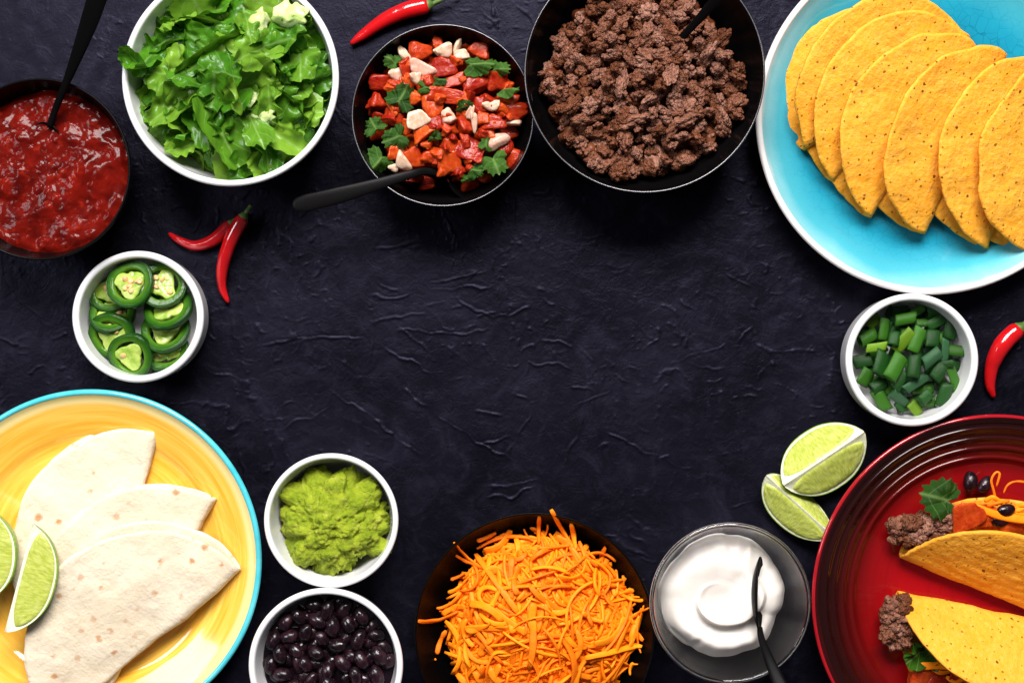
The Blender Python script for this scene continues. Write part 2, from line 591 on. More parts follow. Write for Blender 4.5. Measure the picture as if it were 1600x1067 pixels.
    simple('jalapeno_skin', (0.006, 0.038, 0.004), 0.14, col2=(0.012, 0.062, 0.005), nscale=110, spec=0.25)
    t = NT('jalapeno_flesh')
    r, a, sx = polar(t)
    rn = t.math('ADD', r, t.rng(t.noise(300), 0, 1, -0.0012, 0.0012))
    c = t.ramp(t.rng(rn, 0.0085, 0.0156), [(0.0, (0.15, 0.29, 0.020)), (0.30, (0.065, 0.17, 0.010)), (0.65, (0.026, 0.095, 0.006)), (1.0, (0.010, 0.052, 0.004))])
    t.p(col=c, rough=0.16, spec=0.2, sss=0.2, sssr=(0.4, 1, 0.2), ssss=0.002, normal=t.bump(t.noise(500, detail=3), 0.0006, 0.5))
    M['jalapeno_flesh'] = t.m
    simple('jalapeno_membrane', (0.19, 0.32, 0.025), 0.20, col2=(0.42, 0.53, 0.11), nscale=140, sss=0.15, sssr=(0.6, 1, 0.3), ssss=0.002, bump=(300, 0.0005))
    simple('jalapeno_seed', (0.66, 0.38, 0.15), 0.35, var=0.2, sss=0.2, ssss=0.002)

    for nm, a_, b_ in (('scallion_dark', (0.010, 0.060, 0.010), (0.022, 0.100, 0.014)), ('scallion_mid', (0.030, 0.130, 0.011), (0.060, 0.20, 0.018)),
                       ('scallion_light', (0.12, 0.28, 0.010), (0.22, 0.38, 0.03)), ('scallion_blue', (0.020, 0.10, 0.032), (0.06, 0.16, 0.07))):
        t = NT(nm)
        mp = t.n('ShaderNodeMapping', i={'Vector': t.tc(), 'Scale': (120.0, 900.0, 900.0)})
        st = t.noise(1.0, vec=mp.outputs[0], detail=2)
        c = t.mix(t.rng(st, 0.35, 0.65), a_, b_)
        c = t.n('ShaderNodeHueSaturation', i={'Color': c, 'Value': t.rng(t.rand(), 0, 1, 0.55, 1.0)}).outputs[0]
        t.p(col=c, rough=0.20, spec=0.25, normal=t.bump(st, 0.0003, 0.5))
        tr = t.n('ShaderNodeBsdfTranslucent', i={'Color': c})
        mx = t.n('ShaderNodeMixShader', i={0: 0.18, 1: t.b.outputs[0], 2: tr.outputs[0]})
        t.t.links.new(mx.outputs[0], t.out.inputs[0])
        M[nm] = t.m

    # soft foods
    t = NT('guacamole')
    n1 = t.noise(110, detail=5, rough=0.6)
    c = t.mix(t.rng(n1, 0.3, 0.7), (0.18, 0.26, 0.007), (0.41, 0.475, 0.030))
    c = t.mix(t.rng(t.noise(150, detail=3), 0.60, 0.78, 0, 0.8), c, (0.60, 0.58, 0.12))
    c = t.mix(t.rng(t.noise(900, detail=1), 0.70, 0.76, 0, 0.55), c, (0.06, 0.12, 0.012))
    t.p(col=c, rough=0.34, spec=0.22, sss=0.1, sssr=(0.7, 1, 0.15), ssss=0.002, normal=t.bump(t.noise(330, detail=5, rough=0.7), 0.0042, 0.8))
    M['guacamole'] = t.m
    t = NT('sour_cream')
    t.p(col=(0.72, 0.665, 0.61), rough=0.30, spec=0.3, sss=0.4, sssr=(1, 0.6, 0.4), ssss=0.005, normal=t.bump(t.noise(150, detail=2), 0.0005, 0.25))
    M['cream'] = t.m
    t = NT('salsa')
    n1 = t.noise(75, detail=5, rough=0.6)
    c = t.mix(t.rng(n1, 0.30, 0.68), (0.040, 0.0016, 0.0012), (0.150, 0.0055, 0.0025))
    c = t.mix(t.rng(t.noise(170, detail=3), 0.58, 0.76, 0, 0.75), c, (0.27, 0.015, 0.005))
    c = t.mix(t.rng(t.noise(420, detail=2), 0.66, 0.74, 0, 0.6), c, (0.03, 0.012, 0.006))
    t.p(col=c, rough=0.16, spec=0.15, sss=0.10, sssr=(1, .15, .08), ssss=0.003, normal=t.bump(t.noise(230, detail=3), 0.0007, 0.5))
    M['salsa'] = t.m


build_mats()
M = MATS

# ------------------------------------------------------------------ table top
STROKES = [(350, 275, 480, 265), (540, 250, 750, 230), (0, 425, 330, 390), (235, 555, 520, 775), (400, 420, 570, 515), (550, 640, 800, 780),
           (1300, 480, 1480, 400), (1010, 605, 1110, 560), (370, 345, 540, 325), (450, 375, 730, 380), (740, 340, 850, 295), (900, 400, 990, 430),
           (460, 370, 550, 440), (70, 690, 250, 610), (720, 905, 880, 870), (1090, 690, 1260, 780), (1470, 190, 1560, 250), (540, 215, 710, 185),
           (860, 470, 990, 500), (700, 720, 790, 700), (1250, 570, 1290, 540), (800, 560, 860, 590), (470, 550, 530, 610), (380, 230, 450, 240),
           (640, 280, 740, 345), (1020, 450, 1060, 470), (350, 480, 360, 400), (980, 540, 1060, 555), (690, 620, 780, 640), (1500, 400, 1540, 360)]


def build_table():
    xs = np.concatenate([np.linspace(-0.75, -0.38, 24)[:-1], np.linspace(-0.38, 0.38, 950), np.linspace(0.38, 0.75, 24)[1:]])
    ys = np.concatenate([np.linspace(-0.6, -0.26, 22)[:-1], np.linspace(-0.26, 0.26, 650), np.linspace(0.26, 0.6, 22)[1:]])
    X, Y = np.meshgrid(xs, ys)
    Z = 0.0003 * fbm(X * 22, Y * 22, octv=3, seed=3) + 0.00010 * fbm(X * 160, Y * 130, octv=3, seed=5)
    # crumpled paste ridges in patches
    wx = X + 0.012 * fbm(X * 30, Y * 30, octv=3, seed=21)
    wy = Y + 0.012 * fbm(X * 30, Y * 30, octv=3, seed=31)
    rg = ridged(wx * 38, wy * 85, octv=3, seed=8)
    mask = smooth(0.02, 0.45, fbm(X * 9, Y * 9, octv=2, seed=14))
    Z += 0.0009 * smooth(0.70, 0.97, rg) * mask
    rg2 = ridged(wx * 110 + 4, wy * 85, octv=2, seed=44)
    mask2 = smooth(0.0, 0.5, fbm(X * 12 + 9, Y * 12, octv=2, seed=64))
    Z += 0.0006 * smooth(0.72, 0.97, rg2) * mask2
    # trowel marks: a raised lip with a step beside it
    rnd = random.Random(5)
    segs = []
    for a, b, c, d in STROKES:
        segs.append((W(400 + a / 2, 330 + b / 2), W(400 + c / 2, 330 + d / 2), rnd.uniform(0.9, 1.5)))
    for k in range(60):
        x, y = rnd.uniform(-0.4, 0.4), rnd.uniform(-0.28, 0.28)
        l = rnd.uniform(0.012, 0.06)
        ang = rnd.choice([rnd.gauss(0.25, 0.35), rnd.gauss(-0.6, 0.35), rnd.uniform(0, PI)])
        segs.append((Vector((x, y, 0)), Vector((x + l * math.cos(ang), y + l * math.sin(ang), 0)), rnd.uniform(0.25, 0.9)))
    NX = X + 0.0050 * fbm(X * 60, Y * 55, octv=3, seed=71)
    NY = Y + 0.0050 * fbm(X * 60, Y * 60, octv=3, seed=81)
    for p, q, h in segs:
        dx, dy = q.x - p.x, q.y - p.y
        ln = math.hypot(dx, dy)
        dx, dy = dx / ln, dy / ln
        x0, x1 = sorted((p.x, q.x)); y0, y1 = sorted((p.y, q.y))
        i0, i1 = np.searchsorted(xs, (x0 - 0.02, x1 + 0.02)); j0, j1 = np.searchsorted(ys, (y0 - 0.02, y1 + 0.02))
        if i1 - i0 < 2 or j1 - j0 < 2:
            continue
        sx_, sy_ = NX[j0:j1, i0:i1] - p.x, NY[j0:j1, i0:i1] - p.y
        u = (sx_ * dx + sy_ * dy) / ln
        v = -sx_ * dy + sy_ * dx
        env = smooth(-0.05, 0.2, u) * smooth(1.05, 0.75, u)
        lip = np.exp(-(v / 0.00065) ** 2) * (.45 + .75 * smooth(-.4, .5, vn(NX[j0:j1, i0:i1] * 140, NY[j0:j1, i0:i1] * 140, 2, 91)))
        step = smooth(0.0, 0.004, v) * np.exp(-np.clip(v, 0, None) / 0.006) * 0.4
        Z[j0:j1, i0:i1] += 0.0008 * h * env * (lip + step)
    Z -= Z.max() * 0.35
    Z = np.minimum(Z, 0.0011)
    v = np.stack([X.ravel(), Y.ravel(), Z.ravel()], 1)
    ny, nx = X.shape
    idx = np.arange(nx * ny).reshape(ny, nx)
    q = np.stack([idx[:-1, :-1], idx[:-1, 1:], idx[1:, 1:], idx[1:, :-1]], -1).reshape(-1, 4)
    m = bpy.data.meshes.new('table')
    m.vertices.add(len(v)); m.vertices.foreach_set('co', v.ravel().astype(np.float32))
    m.loops.add(q.size); m.loops.foreach_set('vertex_index', q.ravel().astype(np.int32))
    m.polygons.add(len(q))
    m.polygons.foreach_set('loop_start', np.arange(0, q.size, 4, dtype=np.int32))
    m.polygons.foreach_set('loop_total', np.full(len(q), 4, dtype=np.int32))
    m.polygons.foreach_set('use_smooth', np.ones(len(q), dtype=bool))
    m.update(calc_edges=True)
    o = ob('table', m, M['table'])
    tag(o, 'dark slate-coloured plaster table top with trowel marks', 'table', kind='structure')
    return o


build_table()

# ------------------------------------------------------------------ dishes


def vessel(name, px, py, pr, h, label, cat, mat, shape, wall, group=None, rim=None, foot=0.55, z0=0.001):
    """shape: list of (fraction of radius, fraction of height) of the inner wall from the floor centre outwards"""
    R = L(pr, h)
    c = W(px, py, h)
    root = empty(name, (c.x, c.y, z0), label, cat, group)
    inner = catmull([(a * R, b * h) for a, b in shape], 8)
    inner[:, 0] = np.clip(inner[:, 0], 0, None)
    T = np.gradient(inner, axis=0)
    T /= np.linalg.norm(T, axis=1)[:, None] + 1e-9
    Nn = np.stack([T[:, 1], -T[:, 0]], 1)
    outer = inner + Nn * wall
    outer[:, 0] = np.clip(outer[:, 0], 0, None)
    outer[:, 1] = np.clip(outer[:, 1], 0.0, None)
    e, eo = inner[-1], outer[-1]
    lip = []
    mid, half = (e + eo) / 2, (eo - e) / 2
    up = np.array([-half[1], half[0]])
    if up[1] < 0:
        up = -up
    for k in range(1, 8):
        a = PI * k / 8
        lip.append(mid - half * math.cos(a) + up * math.sin(a))
    body = [(0, inner[0][1])] + [tuple(p) for p in inner[1:]] + [tuple(p) for p in lip] + [tuple(p) for p in outer[::-1][:-1]] + [(0, outer[0][1])]
    body[0] = (0.0, body[0][1])
    b = ob('body', lathe(name + '_body', body), mat, root)
    if rim:
        tor = []
        rr = np.linalg.norm(half) * rim[1]
        cen = mid + up * rim[2]
        prof = [(cen[0] + rr * math.cos(a), cen[1] + rr * math.sin(a)) for a in np.linspace(0, 2 * PI, 13)]
        ob('rim', lathe(name + '_rim', prof), rim[0], root)
    root['R'] = R
    return root, inner


def wid(inner, z):
    return float(np.interp(z, inner[:, 1], inner[:, 0]))


def floor_z(root, inner, x, y):
    """height of a dish's inner surface above the point (x, y)"""
    return root.location.z + np.interp(np.hypot(x - root.location.x, y - root.location.y), inner[:, 0], inner[:, 1])


BOWL = [(0, .10), (.30, .10), (.52, .15), (.72, .30), (.87, .55), (.95, .80), (.985, 1.0)]
RAMEKIN = [(0, .16), (.45, .16), (.78, .17), (.855, .26), (.875, .55), (.89, .97)]
DEEP = [(0, .10), (.45, .10), (.66, .16), (.78, .35), (.86, .65), (.915, .97)]
LET = [(0, .09), (.30, .09), (.55, .14), (.75, .30), (.87, .55), (.93, .80), (.955, .98)]

BK = (M['bare_rim'], 0.55, 0.55)
salsa_bowl, salsa_in = vessel('bowl', 63, 265, 140, .052, 'round black bowl holding chunky red salsa', 'bowl', M['black_enamel'], BOWL, .0018, rim=(M['black_steel'], .55, .55))
lettuce_bowl, lettuce_in = vessel('bowl', 360, 122, 167, .062, 'round white bowl heaped with chopped green lettuce', 'bowl', M['white_ceramic'], LET, .0042)
pico_bowl, pico_in = vessel('bowl', 692, 181, 141, .050, 'round black bowl holding chopped tomato and onion salsa', 'bowl', M['black_enamel'], BOWL, .0016, rim=BK)
beef_bowl, beef_in = vessel('bowl', 1007, 114, 187, .060, 'large round black bowl holding browned ground beef', 'bowl', M['black_enamel'], BOWL, .0018, rim=BK)
jal_dish, jal_in = vessel('dish', 216, 495, 103, .030, 'small white ramekin holding sliced green jalapenos', 'dish', M['white_ceramic'], RAMEKIN, .0048)
scal_dish, scal_in = vessel('dish', 1424.5, 562.5, 104, .030, 'small white ramekin holding chopped green scallions', 'dish', M['white_ceramic'], RAMEKIN, .0048)
guac_bowl, guac_in = vessel('bowl', 517.5, 813, 105, .046, 'small white bowl holding mashed green guacamole', 'bowl', M['white_ceramic'], DEEP, .0038)
bean_bowl, bean_in = vessel('bowl', 509, 1039, 121, .050, 'white bowl filled with shiny black beans', 'bowl', M['white_ceramic'], DEEP, .0042)
cheese_bowl, cheese_in = vessel('bowl', 835, 988, 187, .034, 'wide shallow black bowl heaped with orange cheese shreds', 'bowl', M['black_speckled'],
                                [(0, .10), (.45, .10), (.68, .17), (.82, .38), (.92, .68), (.985, 1.0)], .0016, rim=(M['black_steel'], .55, .55))
glass_bowl, glass_in = vessel('glass_bowl', 1141, 942, 125, .044, 'clear glass bowl holding white sour cream', 'bowl', M['glass'],
                              [(0, .13), (.40, .13), (.66, .20), (.82, .42), (.91, .72), (.955, .97)], .0024, rim=(M['glass'], 1.25, .3))

yel_plate, yel_in = vessel('plate', 142, 875, 265, .022, 'yellow glazed plate with turquoise edge holding folded flour tortillas', 'plate', M['yellow_glaze'],
                           [(0, .28), (.3, .28), (.60, .29), (.70, .33), (.76, .47), (.85, .64), (.94, .83), (.978, .98)], .0035, rim=(M['turquoise_edge'], 1.15, .15))
blue_plate, blue_in = vessel('plate', 1456, 185, 275, .026, 'turquoise crackle-glazed plate with white edge holding empty taco shells', 'plate', M['turquoise_crackle'],
                             [(0, .22), (.3, .22), (.55, .235), (.72, .30), (.83, .47), (.92, .76), (.968, .98)], .0040, rim=(M['pale_edge'], 1.12, .12))


def red_profile():
    pts = [(0, .24), (.3, .24), (.52, .25), (.66, .28), (.715, .33)]
    r, z = .735, .39
    for k in range(4):
        pts += [(r, z), (r + .022, z + .095), (r + .036, z + .085)]
        r += .054
        z += .135
    pts += [(r, z - .02), (.955, .95), (.978, 1.0)]
    return pts


red_plate, red_in = vessel('plate', 1557, 936, 290, .024, 'red and black glazed plate with ringed rim holding two filled tacos', 'plate', M['red_glaze'],
                           red_profile(), .0030, rim=(M['red_edge'], 1.0, .12))

# ------------------------------------------------------------------ folded discs: taco shells and tortillas


def folded(name, R, beta, gamma, fr, th, bow, amp, afreq, seed, rings=30, seg=120, edge=0.02, skew=0.0, corr=0.0):
    """disc of radius R folded along y; flaps run to -x, lower flap at angle beta, upper at gamma"""
    N = 1601
    ss = np.linspace(-R * 1.05, R * 1.05, N)
    arc = fr * (PI - gamma + beta) / 2
    ang = np.interp(ss, [-R, -arc, arc, R], [-beta - bow, -beta, PI - gamma, PI - gamma + bow])
    ds = ss[1] - ss[0]
    px_ = np.concatenate([[0], np.cumsum(np.cos((ang[1:] + ang[:-1]) / 2) * ds)])
    pz_ = np.concatenate([[0], np.cumsum(np.sin((ang[1:] + ang[:-1]) / 2) * ds)])
    px_ -= px_.max()
    pz_ -= pz_.min()
    rho = np.linspace(0, 1, rings) ** 0.9
    th_ = np.linspace(0, 2 * PI, seg, endpoint=False)
    top, bot, uv = [], [], []
    rng = np.random.default_rng(seed)
    for i, rr in enumerate(rho):
        wob = 1 + edge * vn(np.cos(th_) * 3, np.sin(th_) * 3, seed * 1.37, seed) + .22 * edge * vn(np.cos(th_) * 14, np.sin(th_) * 14, seed * 1.37, seed)
        s = rr * R * np.cos(th_) * wob
        t = rr * R * np.sin(th_) * wob
        t2 = t + skew * np.where(s < 0, -s, 0)
        d = amp * fbm(s * afreq, t * afreq, seed * 3.1, 3, seed) + corr * np.sin(s * 900 + 3 * vn(t * 40, s * 20, 0, seed)) * smooth(0.1, 0.5, vn(s * 30, t * 30, 3, seed) + 0.4)
        x = np.interp(s, ss, px_); z = np.interp(s, ss, pz_); a = np.interp(s, ss, ang)
        nx, nz = np.sin(a), -np.cos(a)        # outward side
        for k in range(seg):
            top.append((x[k] + nx[k] * (d[k] + th / 2), t2[k], z[k] + nz[k] * (d[k] + th / 2)))
            bot.append((x[k] + nx[k] * (d[k] - th / 2), t2[k], z[k] + nz[k] * (d[k] - th / 2)))
            uv.append((s[k], t[k]))
    n = rings * seg
    f = grid_faces(rings, seg, True) + [tuple(reversed(q)) for q in grid_faces(rings, seg, True, n)]
    o = (rings - 1) * seg
    for k in range(seg):
        k2 = (k + 1) % seg
        f.append((o + k, o + k2, n + o + k2, n + o + k))
    m = me(name, top + bot, f, True, uv + uv)
    bm = bmesh.new(); bm.from_mesh(m)
    bmesh.ops.remove_doubles(bm, verts=bm.verts, dist=1e-6)
    bmesh.ops.recalc_face_normals(bm, faces=bm.faces)
    bm.to_mesh(m); bm.free()
    return m


def place_folded(name, mesh, mat, a, b, z, lift, label, cat, group=None):
    A, B = W(a[0], a[1], z), W(b[0], b[1], z + lift)
    d = B - A
    o = ob(name, mesh, mat, None, (A + B) / 2)
    o.rotation_euler = (Matrix.Rotation(math.atan2(d.y, d.x) - PI / 2, 4, 'Z') @ Matrix.Rotation(math.atan2(lift, math.hypot(d.x, d.y)), 4, 'X')).to_euler()
    return tag(o, label, cat, group)


D = math.radians
RS = 0.0655
shells = [((1251, 238), (1505, 47), .009, .004, 'corn taco shell at the exposed end of the fanned row, undermost of all'),
          ((1300, 281), (1511, 60), .009, .011, 'corn taco shell lying directly on the undermost shell of the fanned row'),
          ((1360, 334), (1524, 74), .009, .018, 'third corn taco shell counted from the undermost one of the fanned row'),
          ((1442, 364), (1568, 88), .009, .020, 'speckled corn taco shell with the widest uncovered face in the fanned row'),
          ((1541, 382), (1635, 91), .009, .020, 'fifth corn taco shell counted from the undermost one of the fanned row'),
          ((1602, 388), (1692, 100), .012, .020, 'uppermost corn taco shell, overlapping all the others of the fanned row')]
for k, (a, b, z, lift, lab) in enumerate(shells):
    m = folded('taco_shell', RS, D(10 + (k == 0) * -6), D(24 + random.uniform(-2, 2)), .0055, .0017, D(random.uniform(4, 10)), .0020, 50, 30 + k, edge=.035, skew=-random.uniform(.10, .17))
    place_folded('taco_shell', m, M['shell'], a, b, z, lift, lab, 'taco shell', 'empty taco shells fanned on the turquoise plate')

RT = L(190, .015)
place_folded('tortilla', folded('tortilla', RT, D(1), D(3.5), .0028, .0017, D(1), .0030, 26, 3, edge=.02, skew=.05), M['tortilla'],
             (170, 1045), (249, 668), .0085, 0, 'folded flour tortilla at the bottom of the overlapping three', 'tortilla', 'folded tortillas on the yellow plate')
place_folded('tortilla', folded('tortilla', RT, D(3.5), D(6.5), .0030, .0017, D(1), .0032, 26, 4, edge=.02, skew=.02), M['tortilla'],
             (154, 1108), (339, 777), .0095, .002, 'folded flour tortilla lying between the other two, mostly covered', 'tortilla', 'folded tortillas on the yellow plate')
place_folded('tortilla', folded('tortilla', RT, D(6), D(9.0), .0036, .0018, D(1), .0036, 24, 6, edge=.02, skew=.12), M['tortilla'],
             (90, 1134), (380, 884), .0140, .002, 'folded flour tortilla on top of the other two, freckled with brown spots', 'tortilla', 'folded tortillas on the yellow plate')

# ------------------------------------------------------------------ lime wedges


def lime_meshes(R, hl, alpha, seed):
    nu, nv = 40, 22
    u = np.linspace(-1, 1, nu)
    rad = R * np.clip(1 - np.abs(u) ** 2.3, 0, 1) ** 0.62 + 0.0012
    rad[0] = rad[-1] = 0.0022
    y = hl * u * (1 + 0.04 * np.abs(u) ** 8)
    # rind: outer skin wrapped a little over the cut
    v = []
    for i in range(nu):
        for j in range(nv):
            p = -PI / 2 - alpha + 2 * alpha * j / (nv - 1)
            v.append((rad[i] * math.cos(p), y[i], rad[i] * math.sin(p)))
    for i in range(nu):
        for j in range(nv):
            p = -PI / 2 - alpha + 2 * alpha * j / (nv - 1)
            q = rad[i] * 0.965
            v.append((q * math.cos(p), y[i], q * math.sin(p)))
    n = nu * nv
    f = grid_faces(nu, nv) + grid_faces(nu, nv, False, n)
    for i in range(nu - 1):
        for j in (0, nv - 1):
            a = i * nv + j
            f.append((a, a + nv, n + a + nv, n + a))
    rind = fixn(me('rind', v, f))
    piths, pulps = [], []
    for sgn in (-1, 1):
        p = -PI / 2 + sgn * alpha
        dx, dz = math.cos(p), math.sin(p)
        nx, nz = -sgn * math.sin(p) , sgn * math.cos(p)   # out of the wedge
        if nx * sgn < 0 and False:
            nx, nz = -nx, -nz
        v = []
        npp = 12
        for i in range(nu):
            for j in range(npp):
                w = j / (npp - 1)
                q = rad[i] * 0.985 * w
                bul = -0.0008 * (1 - abs(2 * w - 1) ** 3)
                v.append((q * dx + nx * bul, y[i], q * dz + nz * bul))
        piths.append((v, grid_faces(nu, npp)))
        nuu, nvv = 34, 18
        v, uv = [], []
        for i in range(nuu):
            uu = (-1 + 2 * i / (nuu - 1)) * 0.92
            ro = np.interp(uu, u, rad) * 0.945
            ri = 0.04 * R + 0.15 * R * abs(uu) ** 3
            ends = (1 - abs(2 * i / (nuu - 1) - 1) ** 8)
            mid = (ro * 0.55 + ri * 0.45)
            ro2, ri2 = mid + (ro - mid) * max(ends, 0.0) ** 0.5, mid + (ri - mid) * max(ends, 0.0) ** 0.5
            for j in range(nvv):
                w = j / (nvv - 1)
                q = ri2 + (ro2 - ri2) * w
                e = min(1.0, (1 - abs(2 * w - 1) ** 5)) * min(1.0, ends * 1.5)
                bul = -0.0010 + 0.0018 * e ** 0.6 + 0.00035 * float(vn(uu * 30, w * 9, sgn, seed)) * e
                v.append((q * dx + nx * bul, hl * uu, q * dz + nz * bul))
                uv.append((uu + 0.25 * w * uu, w))
        pulps.append(me('pulp', v, grid_faces(nuu, nvv), True, uv))
    V, F = [], []
    for v, f in piths:
        o = len(V)
        V += v
        F += [tuple(x + o for x in q) for q in f]
    return rind, me('pith', V, F), pulps


def lime(pa, pb, z, roll, alpha, R, label, group, seed, pitch=0.0):
    A, B = W(pa[0], pa[1], z), W(pb[0], pb[1], z)
    d = B - A
    rind, pith, pulps = lime_meshes(R, d.length / 2, alpha, seed)
    root = empty('lime_wedge', (A + B) / 2, label, 'lime', group)
    root.rotation_euler = (Matrix.Rotation(math.atan2(d.y, d.x) - PI / 2, 4, 'Z') @ Matrix.Rotation(pitch, 4, 'X') @ Matrix.Rotation(roll, 4, 'Y')).to_euler()
    ob('rind', rind, M['lime_rind'], root)
    ob('pith', pith, M['lime_pith'], root)
    for p in pulps:
        ob('pulp', p, M['lime_pulp'], root)
    return root


G_L = 'lime wedges'
# on the tortillas: roll lays one cut face up
lime((8, 983), (50, 822), .040, D(-46), D(44), .0235, 'lime wedge resting on the speckled top tortilla', G_L, 3)
lime((-52, 945), (-40, 790), .036, D(-46), D(44), .029, 'lime wedge overlapped by another one on the yellow plate', G_L, 4)
lime((1228, 757), (1347, 676), .027, D(-10), D(50), .0275, 'lime wedge leaning over its neighbour between ramekin and red plate', G_L, 5, pitch=D(4))
lime((1200, 745), (1302, 838), .020, D(-12), D(42), .0215, 'lime wedge lying beneath another one, tucked under the red plate edge', G_L, 6)

# ------------------------------------------------------------------ chilies


def chili(pts, zr, wmax, label, stem_px, seed):
    """pts in pixels from tip to shoulder"""
    P = catmull([tuple(W(x, y, z)) for x, y, z in pts], 8)
    n = len(P)
    t = np.linspace(0, 1, n)
    r = wmax * (0.10 + 0.90 * np.clip(t / 0.75, 0, 1) ** 0.55) * np.where(t > 0.93, np.sqrt(np.clip(1 - ((t - 0.93) / 0.085) ** 2, 0.05, 1)), 1)
    r = r * (1 + 0.05 * vn(t * 7, seed * 3.3, 0, seed))
    r[0] = wmax * 0.03
    P[:, 2] = np.maximum(P[:, 2], r * 0.97 + 0.0006)
    root = empty('chili_pepper', W(pts[0][0], pts[0][1], 0), label, 'chili', 'red chilies on the table')
    off = root.location
    P = P - np.array(off)
    ob('body', sweep('chili_body', P, r, r * 0.96, 20), M['chili_red'], root)
    e, dirv = P[-1], (P[-1] - P[-4]) / np.linalg.norm(P[-1] - P[-4])
    cal = np.array([e - dirv * 0.0018, e - dirv * 0.0002, e + dirv * 0.0012, e + dirv * 0.003])
    ob('calyx', sweep('chili_calyx', cal, [wmax * .75, wmax * .72, wmax * .5, wmax * .3], [wmax * .75, wmax * .72, wmax * .5, wmax * .3], 14), M['chili_stem'], root)
    se = np.array(W(*stem_px)) - np.array(off)
    st = catmull([tuple(e + dirv * .002), tuple((e + se) / 2 + np.array([0, 0, .001])), tuple(se)], 5)
    ob('stem', sweep('chili_stem', st, np.linspace(.0017, .0013, len(st)), np.linspace(.0017, .0013, len(st)), 8), M['chili_stem'], root)


chili([(547, 70, .003), (566, 56, .004), (600, 33, .005), (635, 17, .006), (671, 8, .007)], 0, .0058, 'red chili pepper with green stem lying above the tomato and onion bowl', (712, -8, .010), 1)
chili([(263, 364, .002), (281, 376, .003), (306, 384, .004), (335, 374, .005), (362, 349, .005)], 0, .0044, 'curved red chili tucked underneath another red chili', (385, 332, .004), 2)
chili([(357, 474, .003), (347, 448, .004), (348, 415, .007), (361, 374, .010), (381, 338, .011)], 0, .0050, 'red chili lying across the curved chili near the jalapeno ramekin', (392, 322, .010), 3)
chili([(1553, 622, .002), (1547, 600, .004), (1551, 568, .005), (1567, 537, .006), (1594, 511, .007)], 0, .0060, 'red chili pepper lying beside the scallion ramekin', (1612, 495, .008), 4)

# ------------------------------------------------------------------ spoons


def spoon(pts, widths, thick, label, bowl=None, roll=0.0, flat=1.0):
    """pts (px,py,z) from the neck to the handle end; widths half widths in m"""
    n0 = len(pts)
    P = catmull([tuple(W(*p)) for p in pts], 8)
    t = np.linspace(0, n0 - 1, len(P))
    wd = np.interp(t, range(n0), widths)
    root = empty('spoon', P[0], label, 'spoon', 'black spoons')
    o = np.array(P[0])
    e = np.ones(len(P)); e[-1] = .35; e[-2] = .75; e[-3] = .92
    ob('handle', sweep('spoon_handle', P - o, wd * e, np.full(len(P), thick) * np.where(e < .5, .6, 1), 16, 2.6), M['black_steel'], root)
    if bowl:
        bl, bw, bd = bowl
        d = P[0] - P[3]
        d /= np.linalg.norm(d)
        N1, N2 = 22, 14
        v = []
        for lay in (0, 1):
            for i in range(N1):
                u = -1 + 2 * i / (N1 - 1)
                hw = bw * math.sqrt(max(1 - abs(u) ** 2.2, 0.0)) + .0007
                for j in range(N2):
                    w = -1 + 2 * j / (N2 - 1)
                    z = -bd * (1 - w * w) * (1 - u * u) + lay * -.0011
                    v.append((bl * (u + 1) * .5, hw * w, z))
        f = grid_faces(N1, N2) + grid_faces(N1, N2, False, N1 * N2)
        nn = N1 * N2
        bd_ = [j for j in range(N2)] + [i * N2 + N2 - 1 for i in range(1, N1)] + [(N1 - 1) * N2 + j for j in range(N2 - 2, -1, -1)] + [i * N2 for i in range(N1 - 2, 0, -1)]
        for k in range(len(bd_)):
            a, b = bd_[k], bd_[(k + 1) % len(bd_)]
            f.append((a, b, b + nn, a + nn))
        c = ob('spoon_bowl', fixn(me('spoon_bowl', v, f)), M['black_steel'], root)
        hd = math.hypot(d[0], d[1])
        c.rotation_euler = (Matrix.Rotation(math.atan2(d[1], d[0]), 4, 'Z') @ Matrix.Rotation(math.atan2(-d[2], hd) * flat, 4, 'Y') @ Matrix.Rotation(roll, 4, 'X')).to_euler()
        c.location = tuple(-d * .002)
    return root


spoon([(77, 198, .040), (87, 170, .046), (104, 128, .058), (122, 82, .071), (141, 30, .085), (158, -22, .098), (166, -48, .104)],
      [.0021, .0022, .0026, .0042, .0060, .0066, .0060], .0013, 'black spoon standing in the red salsa', (.036, .0115, .006))
spoon([(706, 276, .036), (668, 268, .043), (640, 273, .048), (590, 288, .052), (530, 305, .053), (480, 317, .052), (457, 322, .051)],
      [.0024, .0025, .0030, .0040, .0055, .0058, .0040], .0012, 'black spoon with its handle over the tomato and onion bowl rim', (.040, .0125, .006))
spoon([(1048, 76, .045), (1062, 62, .052), (1085, 38, .063), (1112, 8, .077), (1142, -25, .092), (1162, -47, .100)],
      [.0024, .0024, .0026, .0034, .0052, .0055], .0013, 'black spoon pushed into the ground beef', (.038, .012, .006))
spoon([(1187, 980, .0345), (1190, 998, .041), (1202, 1030, .052), (1220, 1072, .064), (1240, 1115, .075), (1252, 1140, .080)],
      [.0018, .0023, .0033, .0046, .0054, .0046], .0012, 'black spoon dipped into the sour cream', (.048, .0095, .005), roll=D(70), flat=.12)

# ------------------------------------------------------------------ salsa, guacamole, sour cream (polar height fields)


